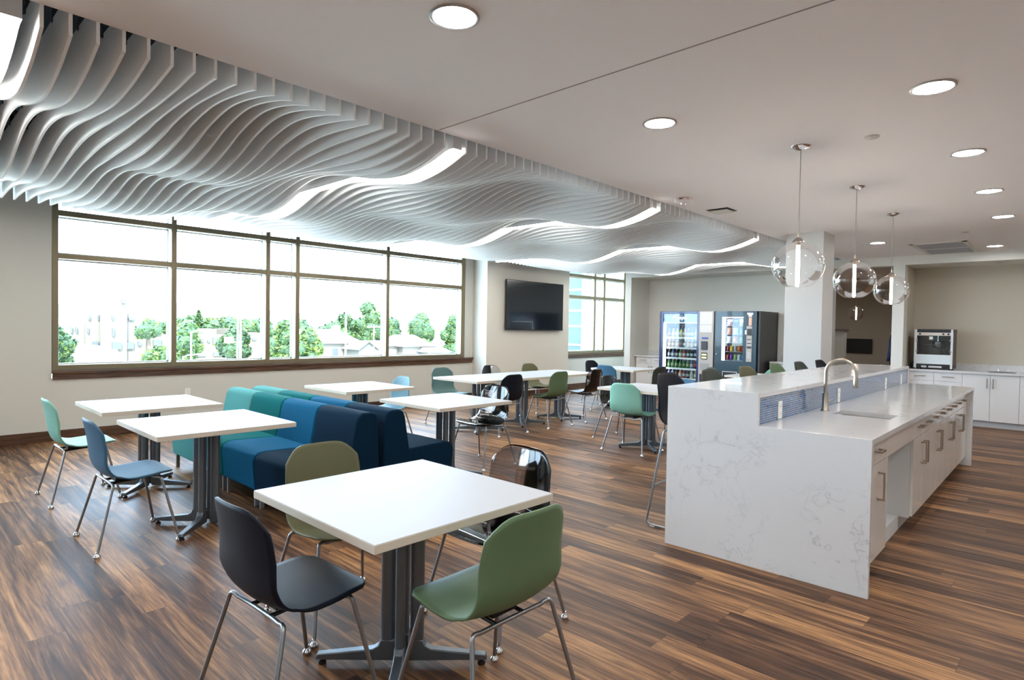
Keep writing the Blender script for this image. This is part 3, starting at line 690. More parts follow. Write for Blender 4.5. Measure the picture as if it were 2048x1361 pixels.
# sink and faucet
sk = empty('sink', iw(0, 0), IRZ, label='stainless undermount sink in the island counter', cat='sink')
sg = G(); d = .17; t = .004
zt = CT-.031
a0, a1, b0, b1 = sx0-.006, sx1+.006, sy0-.006, sy1+.006
sg.box(a0, b0, zt-d, a1, b1, zt-d+t); sg.box(a0, b0, zt-d, a0+t, b1, zt); sg.box(a1-t, b0, zt-d, a1, b1, zt); sg.box(a0, b0, zt-d, a1, b0+t, zt); sg.box(a0, b1-t, zt-d, a1, b1, zt)
sg.build('basin', steel, sk, smooth=0)
G().lathe([(0, .006), (.03, .006), (.04, .002), (.042, 0)], 20, ((sx0+sx1)/2, (sy0+sy1)/2, zt-d+t)).build('drain', chrome, sk, smooth=50)
fa = empty('faucet', iw(.672, 1.13, CT), IRZ, label='tall brushed nickel gooseneck faucet beside the sink', cat='faucet')
G().lathe([(.028, 0), (.028, .01), (.021, .016), (.0205, .12), (.019, .13), (.0, .131)], 24).build('faucet_body', nickel, fa, smooth=50)
arc = [(0, 0, .12), (0, 0, .285)]+[(.098-.098*math.cos(a), 0, .285+.098*math.sin(a)) for a in [math.pi*i/16 for i in range(1, 17)]]
arc += [(.198, 0, .265)]
G().tube(arc, .0125, 16).build('gooseneck', nickel, fa, smooth=60)
G().lathe([(.013, .0), (.0165, -.02), (.018, -.06), (.016, -.085), (.0, -.086)], 20, (.198, 0, .268)).build('spray_head', nickel, fa, smooth=50)
G().tube([(.015, .0, .07), (.05, .02, .085)], .006, 10).build('lever', nickel, fa, smooth=60)
# handles and cabinets
def bar_handle(par, c, along, depth_dir, length, m=nickel):
    a = Vector(along); dd = Vector(depth_dir); c = Vector(c); oth = a.cross(dd); t_ = .006
    def bx(g, p, q):
        g.box(min(p.x, q.x), min(p.y, q.y), min(p.z, q.z), max(p.x, q.x), max(p.y, q.y), max(p.z, q.z))
    g = G(); h = a*(length/2)
    bx(g, c-h+dd*.028-oth*t_, c+h+dd*.038+oth*t_)
    for s in (-1, 1):
        e_ = c+a*s*(length/2-.006); bx(g, e_-a*.006-oth*t_, e_+a*.006+dd*.03+oth*t_)
    return g.build('handle', m, par, smooth=0, bevel=.001)
FX = 1.175
def isl_cab(y0, y1, label, ndraw=1, ndoor=1):
    e = empty('base_cabinet', iw(0, 0), IRZ, label=label, cat='cabinet', group='island cabinets')
    G().box(.60, y0+.002, .10, FX-.02, y1-.002, CT-.031).build('carcass', cab_white, e, smooth=0)
    G().box(.60, y0+.002, 0, FX-.085, y1-.002, .10).build('toe_kick', gloss_white, e, smooth=0)
    w_ = (y1-y0)/ndraw
    for i in range(ndraw):
        a, b = y0+i*w_+.0025, y0+(i+1)*w_-.0025
        dr = G().box(FX-.019, a, .685, FX, b, .835).build('drawer', gloss_white, e, smooth=0, bevel=.001)
        bar_handle(dr, (FX, (a+b)/2, .762), (0, 1, 0), (1, 0, 0), .11)
    w_ = (y1-y0)/ndoor
    for i in range(ndoor):
        a, b = y0+i*w_+.0025, y0+(i+1)*w_-.0025
        do = G().box(FX-.019, a, .115, FX, b, .68).build('door', gloss_white, e, smooth=0, bevel=.001)
        hy = (b-.045 if i == 0 else a+.045) if ndoor > 1 else (a+b)/2+.05
        bar_handle(do, (FX, hy, .545), (0, 0, 1), (1, 0, 0), .17)
    return e
isl_cab(.032, .64, 'white island cabinet at the near end with one drawer and one door', 1, 1)
for i, nm in enumerate(('right after the knee space', 'second after the knee space', 'third after the knee space', 'last before the far end slab')):
    isl_cab(1.50+i*.71, 1.50+(i+1)*.71, 'glossy white island cabinet, '+nm, 2, 2)
e = empty('sink_apron', iw(0, 0), IRZ, label='glossy white apron and recessed panel under the island sink', cat='cabinet')
G().box(FX-.019, .6425, .685, FX, 1.4975, .835).build('apron_front', gloss_white, e, smooth=0)
G().box(.88, .6425, .10, .90, 1.4975, .60).build('recess_panel', cab_white, e, smooth=0)
G().box(.88, .6425, 0, FX-.085, 1.4975, .10).box(.90, .6425, .10, FX-.085, 1.4975, .11).build('recess_floor', cab_white, e, smooth=0)
e = empty('filler_panel', iw(0, 0), IRZ, label='narrow white filler panel beside the far end slab', cat='panel')
G().box(FX-.03, 4.342, .10, FX-.012, ILEN-.032, CT-.031).build('panel', gloss_white, e, smooth=0)
G().box(.62, 4.342, 0, FX-.085, ILEN-.032, .10).build('toe_kick', gloss_white, e, smooth=0)

# ================================================================ BACK COUNTERS
def wall_cab(x0, x1, label, ndraw=2, ndoor=2, yf=12.0, yb=12.598, group='cabinets of the far counter'):
    e = empty('base_cabinet', (0, 0, 0), label=label, cat='cabinet', group=group)
    G().box(x0+.001, yf+.02, .10, x1-.001, yb, CT-.04).build('carcass', cab_white, e, smooth=0)
    G().box(x0+.001, yf+.075, 0, x1-.001, yb, .10).build('toe_kick', mat('toe kick grey', srgb(196, 200, 206), .5), e, smooth=0)
    top = CT-.045
    if ndraw:
        w_ = (x1-x0)/ndraw
        for i in range(ndraw):
            a, b = x0+i*w_+.002, x0+(i+1)*w_-.002
            dr = G().box(a, yf, .69, b, yf+.019, top).build('drawer', cab_white, e, smooth=0, bevel=.001)
            bar_handle(dr, ((a+b)/2, yf, .765), (1, 0, 0), (0, -1, 0), .15)
    w_ = (x1-x0)/ndoor
    for i in range(ndoor):
        a, b = x0+i*w_+.002, x0+(i+1)*w_-.002
        tz = .686 if ndraw else top
        do = G().box(a, yf, .105, b, yf+.019, tz).build('door', cab_white, e, smooth=0, bevel=.001)
        hx = b-.035 if i == 0 else a+.035
        bar_handle(do, (hx, yf, tz-.13), (0, 0, 1), (0, -1, 0), .15)
    return e
wall_cab(-2.17, -1.41, 'satin white cabinet with two drawers under the popcorn machine')
wall_cab(-1.41, -.70, 'satin white two-door cabinet under the far counter sink', 0)
wall_cab(-.70, .06, 'satin white cabinet with drawers at the right picture edge')
wall_cab(.06, .82, 'satin white cabinet of the far counter beyond the picture edge'); wall_cab(.82, 1.58, 'satin white cabinet at the far right of the far counter')
def counter(x0, x1, label, yf=11.975, z=CT, ov=0):
    e = empty('worktop', (0, 0, 0), label=label, cat='worktop')
    G().box(x0, yf, z-.038, x1, 12.598, z).build('slab', quartz_m, e, smooth=0, bevel=.002)
    G().box(x0, 12.58, z, x1, 12.598, z+.10).build('upstand', quartz_m, e, smooth=0)
    return e
counter(-2.188, 1.6, 'long light quartz worktop in the coffee alcove')
wall_cab(-7.44, -6.68, 'white cabinet with drawers left of the drinks machine', group='cabinets beside the vending machines')
counter(-7.483, -6.66, 'short light quartz worktop left of the drinks machine')
wall_cab(-4.40, -3.74, 'white cabinet right of the snack machine', group='cabinets beside the vending machines')
counter(-4.44, -3.722, 'short light quartz worktop right of the snack machine')
e = empty('counter_sink', (-.93, 12.2, CT), label='low steel sink rim with taps on the far counter', cat='sink')
G().lathe([(.17, 0), (.175, .004), (.165, .006), (.15, .001)], 28).build('rim', steel, e, smooth=50)
G().lathe([(0, .0015), (.15, .0015)], 28).build('basin', mat('dark basin', (.06, .06, .065), .35, .8), e, smooth=50)
G().tube([(-.06, .19, 0), (-.06, .19, .03), (-.06, .12, .035)], .008, 8).tube([(.06, .19, 0), (.06, .19, .03), (.06, .12, .035)], .008, 8).build('tap', chrome, e, smooth=60)
o = G().lathe([(0, 0), (.03, 0), (.034, .05), (.03, .09), (.012, .11), (.012, .125), (0, .126)], 16).build('soap_bottle', black_pl, smooth=50, loc=(-2.13, 12.25, CT)); tag(o, 'small black bottle in the corner left of the popcorn machine', 'bottle')

# popcorn machine
e = empty('popcorn_machine', (-1.815, 12.05, CT), label='countertop popcorn machine with glass front and white lower panel', cat='popcorn machine')
W2 = .265; Hh = .665; Dp = .38
for z in (0.0,):
    for sx in (-1, 1):
        for y in (.03, .33): G().lathe([(0, 0), (.014, 0), (.014, .02), (0, .02)], 12, (sx*.22, y, 0)).build('foot', black_pl, e, smooth=40)
G().box(-W2, 0, .02, W2, Dp, .085).build('base', black_pl, e, smooth=0, bevel=.003)
G().box(-W2, 0, Hh-.055, W2, Dp, Hh).build('top_cap', black_pl, e, smooth=0, bevel=.003)
for sx in (-1, 1): G().box(sx*W2-.003 if sx > 0 else -W2-.003, -.006, .02, sx*(W2-.033), .03, Hh-.004).build('corner_post', mat('post white', srgb(225, 230, 235), .3), e, smooth=0, bevel=.002)
G().box(-W2+.03, -.002, Hh-.105, W2-.03, .02, Hh-.055).build('control_fascia', mat('fascia cream', srgb(214, 206, 196), .4), e, smooth=0)
for x in (-.19, .13, .20): G().box(x-.014, -.006, Hh-.092, x+.014, -.002, Hh-.066).build('switch', black_pl, e, smooth=0)
G().box(-W2+.03, .0, .09, W2-.03, .012, .245).build('lower_panel', mat('panel pale', srgb(222, 232, 235), .3), e, smooth=0)
G().box(-W2+.03, .004, .255, W2-.03, .009, Hh-.108).build('glass_door', disp_glass, e, smooth=0)
G().box(-W2, .33, .085, W2, .345, Hh-.055).box(-W2+.002, .03, .085, -W2+.006, .33, Hh-.055).box(W2-.006, .03, .085, W2-.002, .33, Hh-.055).build('cabinet_wall', mat('machine inside', srgb(96, 84, 76), .35, .4), e, smooth=0)
G().lathe([(0, 0), (.075, .005), (.09, .05), (.092, .10), (.08, .11), (0, .11)], 24, (.04, .17, .36)).build('kettle', chrome, e, smooth=50)
G().tube([(.04, .17, .47), (.04, .17, .61)], .012, 10).tube([(-.05, .17, .42), (-.16, .12, .40)], .007, 8).build('kettle_arm', chrome, e, smooth=60)
G().box(-.06, .001, Hh-.17, -.01, .003, Hh-.12).build('notice_sticker', plate_m, e, smooth=0)
G().box(-.16, -.003, .03, -.09, 0, .058).box(-.06, -.003, .03, .12, 0, .058).build('base_label', mat('label grey', srgb(205, 205, 205), .4), e, smooth=0)
for sx in (-1, 1):
    for z in (.30, .48): G().box(sx*.232-.012, -.014, z-.012, sx*.232+.012, -.004, z+.012).build('door_hinge', chrome, e, smooth=0)

# ================================================================ VENDING MACHINES
VF = 11.60
blue_m = mat('machine blue', srgb(10, 30, 92), .25, coat=.4); mach_black = mat('machine black', srgb(24, 24, 26), .35)
panel_grey = mat('machine panel grey', srgb(176, 172, 168), .4); lightgrey = mat('machine light panel', srgb(214, 214, 212), .4)
dm = empty('drinks_vending_machine', (-6.63, VF, 0), label='blue glass-front drinks vending machine with a grey control column', cat='vending machine')
DW = 1.215; H = 1.845
G().box(0, .90, .03, DW, .93, H).box(0, .06, .03, .03, .93, H).box(DW-.30, .06, .03, DW, .93, H).box(0, .06, H-.04, DW, .93, H).box(0, .06, .03, DW, .93, .30).build('cabinet', mach_black, dm, smooth=0)
GW = .905
fr = G(); fr.box(0, 0, .08, .085, .06, H); fr.box(GW-.05, 0, .08, GW, .06, H); fr.box(.085, 0, H-.055, GW-.05, .06, H); fr.box(.085, 0, .08, GW-.05, .06, .42)
fr.build('door_frame', blue_m, dm, smooth=0, bevel=.004)
G().box(.085, .012, .42, GW-.05, .018, H-.055).build('door_glass', disp_glass, dm, smooth=0)
hd = G().box(.085, .03, H-.235, GW-.05, .05, H-.055).build('sign_panel', [blue_m], dm, smooth=0)
G().add([(.26, .0285, H-.235), (GW-.05, .0285, H-.235), (GW-.05, .0285, H-.055), (.31, .0285, H-.055)], [(0, 1, 2, 3)]).build('sign_highlight', mat('sign light blue', srgb(92, 150, 205), .3, emit=srgb(92, 150, 205), es=.5), hd, smooth=0)
G().box(.45, .027, H-.235, .55, .0284, H-.055).build('sign_band', blue_m, hd, smooth=0)
text('pepsi', .105, mat('sign white', (.9, .9, .9), .4, emit=(.9, .9, .9), es=.9), hd, (.505, .0255, H-.135), (R(90), 0, 0))
lg = G()
def arcpoly(y, a0, a1, r=.042, c=(.335, H-.135), bow=0):
    n = 16; pts = [(c[0]+r*math.cos(a0+(a1-a0)*i/n), y, c[1]+r*math.sin(a0+(a1-a0)*i/n)) for i in range(n+1)]
    m_ = [(pts[-1][0]+(pts[0][0]-pts[-1][0])*i/8, y, pts[-1][2]+(pts[0][2]-pts[-1][2])*i/8+bow*math.sin(2*math.pi*i/8)) for i in range(1, 8)]
    return pts+m_
for nm, a0, a1, mm, bow in (('logo_top', R(12), R(160), mat('logo red', (.6, .03, .04), .4, emit=(.6, .03, .04), es=.6), .006), ('logo_bottom', R(190), R(350), mat('logo blue', (.02, .08, .4), .4, emit=(.02, .08, .4), es=.6), .006)):
    P = arcpoly(.0262, a0, a1, bow=bow); G().add(P, [tuple(range(len(P)))]).build(nm, mm, hd, smooth=0)
P = [(.335+.045*math.cos(2*math.pi*i/28), .0272, H-.135+.045*math.sin(2*math.pi*i/28)) for i in range(28)]
G().add(P, [tuple(range(28))]).build('logo_disc', MATS['sign white'], hd, smooth=0)
G().box(.095, .03, .44, .125, .06, H-.25).build('lamp_strip', mach_glow, dm, smooth=0)
G().box(.085, .035, H-.245, GW-.05, .06, H-.235).build('top_lamp', mach_glow, dm, smooth=0)
G().box(.14, .75, .40, GW-.06, .76, H-.06).build('back_panel', mat('machine interior', srgb(120, 130, 140), .5), dm, smooth=0)
cp = G().box(GW, -.006, .08, DW, .06, H).build('control_panel', panel_grey, dm, smooth=0, bevel=.004)
G().box(GW+.02, -.010, H-.27, DW-.03, -.006, H-.02).box(GW+.02, -.011, H-.43, DW-.03, -.007, H-.28).build('upper_panel', lightgrey, cp, smooth=0)
G().box(GW+.07, -.02, H-.56, GW+.20, -.006, H-.53).build('reader_band', mat('reader blue', srgb(20, 60, 170), .3), cp, smooth=0)
G().box(GW+.06, -.03, H-.78, GW+.19, -.006, H-.61).build('card_reader', black_pl, cp, smooth=0, bevel=.004)
G().box(GW+.06, -.012, H-.98, GW+.19, -.006, H-.84).build('selection_display', black_pl, cp, smooth=0)
for z in (H-.90, H-.96): G().box(GW+.075, -.014, z, GW+.175, -.012, z+.035).build('display_text_window', mat('display yellow', srgb(225, 220, 150), .4, emit=srgb(225, 220, 150), es=.5), cp, smooth=0)
G().box(GW+.04, -.010, H-1.20, GW+.23, -.006, H-1.06).build('keypad', mat('keypad grey', srgb(150, 150, 150), .4), cp, smooth=0)
G().lathe([(0, 0), (.016, 0), (.016, .006), (0, .006)], 14, (GW+.2, -.016, H-1.17), 'y').build('coin_button', black_pl, cp, smooth=40)
G().box(GW+.03, -.010, H-1.46, GW+.22, -.006, H-1.28).build('delivery_port', mat('port dark', (.04, .045, .05), .2), cp, smooth=0)
SH = [1.30, 1.085, .87, .65, .44]
for z in SH:
    G().box(.14, .08, z-.012, GW-.06, .72, z-.002).build('shelf', mat('shelf white', srgb(222, 228, 230), .4), dm, smooth=0)
    G().box(.14, .07, z-.03, GW-.06, .08, z+.006).build('shelf_front', mat('shelf front', srgb(226, 234, 236), .4, emit=(.8, .86, .88), es=.12), dm, smooth=0)
def make_bottle():
    r = empty('drink_bottle')
    G().lathe([(0, 0), (.030, 0), (.033, .01), (.033, .10), (.030, .115), (.013, .155), (.0125, .168), (0, .168)], 14).build('bottle_body', black_pl, r, smooth=50)
    G().lathe([(.0335, .045), (.0338, .046), (.0338, .098), (.0335, .099)], 14).build('bottle_label', plate_m, r, smooth=50)
    G().lathe([(.0145, .166), (.0145, .182), (0, .183)], 12).build('cap', plate_m, r, smooth=40)
    return r
def bm(n, c, rough=.15): return mat('liquid '+n, srgb(*c), rough, coat=.3)
BC = {'dark cola': (40, 22, 18), 'green soda': (20, 120, 50), 'red juice': (190, 60, 50), 'clear water': (190, 210, 220), 'lime yellow': (190, 210, 60), 'pink': (215, 130, 165), 'blue': (70, 130, 200),
      'pale green tea': (150, 175, 120), 'dark teal': (20, 60, 66), 'milky white': (225, 225, 215), 'peach': (220, 160, 140), 'violet': (120, 120, 190)}
rows = [['dark cola', 'clear water', 'clear water', 'lime yellow', 'pink', 'violet', 'blue', 'milky white'], ['red juice', 'red juice', 'peach', 'dark cola', 'dark teal', 'pink', 'clear water', 'blue'],
        ['dark teal', 'violet', 'dark teal', 'pale green tea', 'red juice', 'dark teal', 'dark teal', 'dark teal'], ['green soda', 'green soda', 'green soda', 'green soda', 'green soda', 'green soda', 'blue', 'dark cola'],
        ['violet', 'clear water', 'dark cola', 'peach', 'red juice', 'dark teal', 'milky white', 'pale green tea']]
lab = {'green soda': 'pale green tea', 'red juice': 'milky white', 'dark cola': 'red juice', 'blue': 'milky white', 'dark teal': 'clear water'}
nth = ['leftmost', 'second from left', 'third from left', 'fourth from left', 'fourth from right', 'third from right', 'second from right', 'rightmost']
shn = ['top', 'second', 'third', 'fourth', 'bottom']
BT_ = tree_of(make_bottle()); first = True
for j, rw in enumerate(rows):
    for i, c in enumerate(rw):
        node = BT_ if first else copy_tree(BT_); first = False
        o = node[0]; o.location = (-6.63+.185+i*.0865, VF+.115, SH[j]+.0)
        tag(o, f'{c} drink bottle, {nth[i]} on the {shn[j]} shelf of the drinks machine', 'bottle', 'bottles in the drinks machine')
        paint(node, ('bottle_body',), bm(c, BC[c])); paint(node, ('bottle_label',), bm(lab.get(c, 'milky white'), BC[lab.get(c, 'milky white')], .4)); paint(node, ('cap',), bm('milky white' if (i+j) % 3 else 'blue', BC['milky white' if (i+j) % 3 else 'blue'], .4))

sm = empty('snack_vending_machine', (-5.40, VF, 0), label='dark teal glass-front snack vending machine with grey keypad column', cat='vending machine')
teal_m = mat('machine dark teal', srgb(22, 52, 66), .3, coat=.3); SW = .905; H2 = 1.84
G().box(0, .90, .03, SW, .93, H2).box(0, .06, .03, .04, .93, H2).box(SW-.03, .02, .03, SW, .93, H2).box(.64, .06, .03, SW-.03, .93, H2).box(.04, .06, H2-.05, .64, .93, H2).box(.04, .06, .03, .64, .93, .70).build('cabinet', mat('machine dark grey', srgb(44, 42, 44), .4), sm, smooth=0)
wx0, wx1, wz0, wz1 = .155, .585, .865, H2-.115
fr = G(); fr.box(.012, 0, .05, wx0, .06, H2); fr.box(wx1, 0, .05, SW-.06, .06, H2); fr.box(wx0, 0, wz1, wx1, .06, H2)
dx0, dx1, dz0, dz1 = .20, .47, .50, .64
fr.box(wx0, 0, .05, wx1, .06, dz0); fr.box(wx0, 0, dz1, wx1, .06, wz0); fr.box(wx0, 0, dz0, dx0, .06, dz1); fr.box(dx1, 0, dz0, wx1, .06, dz1)
fr.build('door_frame', teal_m, sm, smooth=0)
G().box(wx0, .012, wz0, wx1, .018, wz1).build('door_glass', disp_glass, sm, smooth=0)
G().box(wx0+.004, .022, wz0, wx0+.05, .05, wz1).build('lamp_strip', emis('snack lamp glow', (.9, .95, 1), 4), sm, smooth=0)
G().box(wx0, .022, wz1-.012, wx1, .05, wz1).build('top_lamp', mach_glow, sm, smooth=0)
G().box(.05, .60, .72, .63, .61, H2-.06).build('back_panel', mat('snack interior', srgb(70, 74, 84), .5), sm, smooth=0)
g = G(); t = .012
for q in ((dx0-t, dz0-t, dx1+t, dz0), (dx0-t, dz1, dx1+t, dz1+t), (dx0-t, dz0, dx0, dz1), (dx1, dz0, dx1+t, dz1)): g.box(q[0], -.008, q[1], q[2], .004, q[3])
g.build('delivery_frame', lightgrey, sm, smooth=0)
G().box(dx0, .01, dz0, dx1, .016, dz1).build('delivery_flap', black_pl, sm, smooth=0)
kp = G().box(.655, -.014, H2-.98, .765, 0, H2-.29).build('keypad_column', panel_grey, sm, smooth=0, bevel=.005)
G().box(.668, -.022, H2-.47, .758, -.012, H2-.34).build('card_reader', black_pl, kp, smooth=0, bevel=.003)
G().box(.668, -.017, H2-.555, .75, -.012, H2-.54).box(.668, -.017, H2-.63, .755, -.012, H2-.615).build('bill_slot', black_pl, kp, smooth=0)
G().box(.668, -.017, H2-.72, .755, -.012, H2-.68).build('price_display', black_pl, kp, smooth=0)
g = G()
for r_ in range(4):
    for c_ in range(3): g.box(.674+c_*.027, -.018, H2-.82-r_*.03, .674+c_*.027+.018, -.013, H2-.80-r_*.03)
g.build('keypad_keys', mat('keys light', srgb(205, 208, 212), .4), kp, smooth=0)
G().box(.625, -.012, H2-.45, .652, -.002, H2-.37).build('sticker', plate_m, sm, smooth=0)
G().box(.66, -.01, H2-.07, .775, -.002, H2-.03).box(.685, -.008, H2-.11, .755, -.002, H2-.07).build('badge', lightgrey, sm, smooth=0)
G().box(.692, -.006, H2-.28, .752, -.002, H2-.12).build('price_sticker', mat('sticker peach', srgb(226, 180, 160), .5), sm, smooth=0)
G().lathe([(0, 0), (.012, 0), (.012, .02), (0, .02)], 12, (.06, -.02, .99), 'y').build('lock', chrome, sm, smooth=40)
SZ = [1.555, 1.385, 1.215, 1.045, .875]
for z in SZ: G().box(wx0+.06, .06, z-.010, wx1+.02, .55, z-.002).build('shelf', mat('tray grey', srgb(150, 156, 166), .4), sm, smooth=0)
def pillow(w_, h_, d_):
    def fn(s, v):
        x = (s-.5)*w_; z = v*h_; e_ = (1-abs(2*s-1)**3)*(math.sin(math.pi*min(1, max(0, (v-.06)/.88)))**.6 if .06 < v < .94 else 0)
        return (x*(1-.06*math.sin(math.pi*v)), e_*d_, z)
    def fb(s, v): a = fn(s, v); return (a[0], -a[1], a[2])
    g = G(); g.grid(fn, 8, 10); g.grid(lambda s, v: fb(1-s, v), 8, 10); return g
SBC = {'silver': (190, 190, 205), 'dark green': (40, 70, 60), 'salmon': (225, 150, 130), 'white': (225, 228, 232), 'sky blue': (90, 160, 215), 'green': (60, 150, 90), 'orange': (235, 140, 60), 'yellow': (225, 190, 70), 'red': (200, 60, 50), 'maroon': (110, 40, 48), 'purple': (120, 70, 170), 'lime': (150, 200, 110), 'pink': (225, 180, 195)}
srows = [['pink', 'dark green', 'silver'], ['salmon', 'white', 'sky blue'], ['white', 'orange', 'green'], ['maroon', 'yellow', 'silver', 'orange', 'red'], ['maroon', 'purple', 'lime', 'white', 'sky blue']]
for j, rw in enumerate(srows):
    n = len(rw); W_ = (wx1-wx0-.06)/n
    ord_ = {3: ['left', 'middle', 'right'], 5: ['leftmost', 'second from left', 'middle', 'second from right', 'rightmost']}[n]
    g0 = pillow(W_*.86, .135 if n == 3 else .115, .026)
    for i, c in enumerate(rw):
        o = g0.build('snack_bag', mat('bag '+c, srgb(*SBC[c]), .25, .2), smooth=60, loc=(-5.40+wx0+.055+W_*(i+.5), VF+.10, SZ[j]))
        o.rotation_euler = (R(-6), 0, 0)
        tag(o, f'{c} snack bag, {ord_[i]} on the {shn[j]} tray of the snack machine', 'snack bag', 'snack bags in the snack machine')

# blue cloth by the pier
o = G().grid(lambda s, v: (-.0+(.10+.10*v)*(s-.5)+.02*math.sin(9*s), .03*math.sin(14*s+3*v), 1.35-.55*v), 12, 8).build('hanging_coat', mat('coat blue', srgb(60, 96, 150), .8), smooth=80, solid=.01, loc=(-3.30, 16.5, 0))
tag(o, 'sliver of a blue cloth hanging beyond the pier, beside the lobby opening', 'cloth')
o = G().tube([(0, 0, 0), (0, 0, 1.42)], .012, 8).lathe([(.15, 0), (.15, .012), (.02, .03)], 20).build('coat_stand', black_pl, smooth=50, loc=(-3.33, 16.53, 0)); tag(o, 'thin dark stand behind the blue cloth in the lobby', 'stand')

# ================================================================ OUTSIDE
GZ = -9.0
struct(G().box(-900, -500, GZ-.5, -9.06, 900, GZ).build('ground', noisy(mat('outside ground', srgb(190, 189, 180), .9), .05, .25), smooth=0), 'ground and streets outside the window')
bw = mat('building white', srgb(92, 88, 80), .8); bdark = mat('window dark', (.06, .07, .08), .3); roof_m = mat('pale roof', srgb(96, 91, 88), .8); cream = mat('building cream', srgb(86, 78, 68), .8)
def bldg(name, label, loc=(0, 0, 0)): return empty(name, loc, label=label, cat='building')
def wins(par, x, lst, m=bdark):
    for y0, z0, y1, z1 in lst: G().box(x-.2, y0, z0, x+.06, y1, z1).build('window', m, par, smooth=0)
def W(D, y, z, k): return (-D*k, y*k, 1.45+(z-1.45)*k)
def bx(g, D, y0, z0, y1, z1, k, depth=8):
    a = W(D, y0, z0, k); b = W(D, y1, z1, k); g.box(a[0]-depth*k, a[1], max(GZ, a[2]) if z0 > -50 else GZ, a[0], b[1], b[2]); return g
def wn(par, D, lst, k, m=bdark):
    for y0, z0, y1, z1 in lst:
        a = W(D, y0, z0, k); b = W(D, y1, z1, k)
        f = G().box(a[0]-.3, a[1], a[2], a[0]+.12, b[1], b[2]).build('window', m, par, smooth=0)
# white institutional building
k = 2.4
e = bldg('white_building', 'large white stepped building with a square tower, left in the long window')
g = G(); bx(g, 76, 13.7, -99, 15.4, 1.3, k); bx(g, 75.6, 15.2, -99, 17.0, 2.3, k); bx(g, 75, 16.9, -99, 20.6, 2.25, k); bx(g, 75.4, 20.6, -99, 22.6, 1.4, k)
g.build('wall', bw, e, smooth=0)
g = G(); bx(g, 74.6, 16.4, -99, 18.7, 4.2, k, 4); g.build('tower', bw, e, smooth=0)
g = G(); bx(g, 60, 2.0, -99, 13.4, -.75, k, 10); bx(g, 66, 12.5, -99, 15.8, -1.3, k, 8); g.build('low_wing', bw, e, smooth=0)
wn(e, 74.4, [(18.15, 3.3, 18.45, 3.75), (17.25, 1.5, 17.4, 2.0), (17.3, -.2, 17.5, .65), (17.3, -1.6, 18.15, -.85)], k)
wn(e, 74.8, [(18.9, 1.5, 19.4, 1.8), (18.4, -.3, 18.8, .4), (18.4, -1.6, 19.4, -.85), (19.8, -1.25, 20.1, -.75), (17.5, -2.9, 18.0, -2.6), (18.25, -2.9, 18.7, -2.6)], k)
wn(e, 75.2, [(20.85, .1, 21.05, .7), (21.4, 0, 22.15, .7), (20.9, -1.2, 21.05, -.6), (21.4, -1.25, 22.2, -.6)], k)
wn(e, 75.4, [(15.4, 1.5, 15.55, 1.95), (16.25, 1.5, 16.35, 1.95), (15.3, .1, 15.42, .7), (15.8, -1.3, 16.3, -.8)], k)
wn(e, 75.8, [(13.95, .1, 14.08, .75), (14.4, .1, 14.5, .75), (13.95, -1.2, 14.08, -.55), (14.45, -1.3, 14.55, -.6)], k)
# beige office building
k = 2.0
e = bldg('office_building', 'low beige office building with dark strip windows behind the street lights')
g = G(); bx(g, 85, 29.6, -99, 32.6, -.2, k); bx(g, 85.5, 30.3, -99, 32.0, .55, k); bx(g, 84.5, 29.0, -99, 36.5, -2.2, k); bx(g, 86, 34.6, -99, 39.5, -.0, k); bx(g, 86, 34.8, -99, 35.8, .55, k); g.build('wall', cream, e, smooth=0)
wn(e, 84.4, [(29.3, -3.1, 30.2, -2.6), (31.2, -3.1, 33.3, -2.6), (34.3, -3.1, 35.9, -2.6)], k); wn(e, 84.9, [(29.8, -1.2, 30.1, -.7), (30.6, -1.3, 30.9, -1), (31.3, -1.5, 32.1, -.6)], k); wn(e, 85.9, [(37.0, -1.05, 37.6, -.65)], k)
# houses
k = 1.6
def house(lst, label, gables=()):
    e = bldg('house', label)
    for (D, y0, y1, ze, zr, dep, axis) in lst:
        a = W(D, y0, ze, k); b = W(D, y1, zr, k)
        G().box(a[0]-dep, a[1], GZ, a[0], b[1], a[2]).build('wall', bw if axis == 'y' else mat('siding grey', srgb(72, 72, 66), .8), e, smooth=0)
        if axis == 'y':   # ridge along Y: hip-ish
            xm = a[0]-dep/2; o_ = .5; in_ = (b[1]-a[1])*.16
            G().add([(a[0]+o_, a[1]-o_, a[2]-.1), (a[0]+o_, b[1]+o_, a[2]-.1), (a[0]-dep-o_, b[1]+o_, a[2]-.1), (a[0]-dep-o_, a[1]-o_, a[2]-.1), (xm, a[1]+in_, b[2]), (xm, b[1]-in_, b[2])],
                    [(0, 1, 5, 4), (2, 3, 4, 5), (1, 2, 5), (3, 0, 4), (3, 2, 1, 0)]).build('roof', roof_m, e, smooth=0)
        else:             # gable facing the camera side
            ym = (a[1]+b[1])/2; o_ = .35
            G().prism([(a[1], a[2]-.05), (b[1], a[2]-.05), (ym, b[2]-.1)], a[0]-dep, a[0]-.02, 'x').build('gable', MATS['siding grey'], e, smooth=0)
            for s in (-1, 1):
                ye = a[1]-o_ if s < 0 else b[1]+o_
                G().add([(a[0]+o_, ye, a[2]-.2), (a[0]+o_, ym, b[2]), (a[0]-dep, ym, b[2]), (a[0]-dep, ye, a[2]-.2)], [(0, 1, 2, 3)]).build('roof', roof_m, e, smooth=0, solid=.16)
        yw = (a[1]+b[1])/2
        G().box(a[0]-.1, yw-.5, a[2]-2.3, a[0]+.06, yw+.5, a[2]-.9).build('window', bdark, e, smooth=0)
    return e
h = house([(57, 30.0, 36.5, -.5, .9, 12, 'y'), (54, 34.2, 36.4, -1.0, -.25, 8, 'x'), (56, 35.5, 38.6, -.95, -.35, 10, 'y')], 'pale house with grey roof behind the big tree, left of the window mullion')
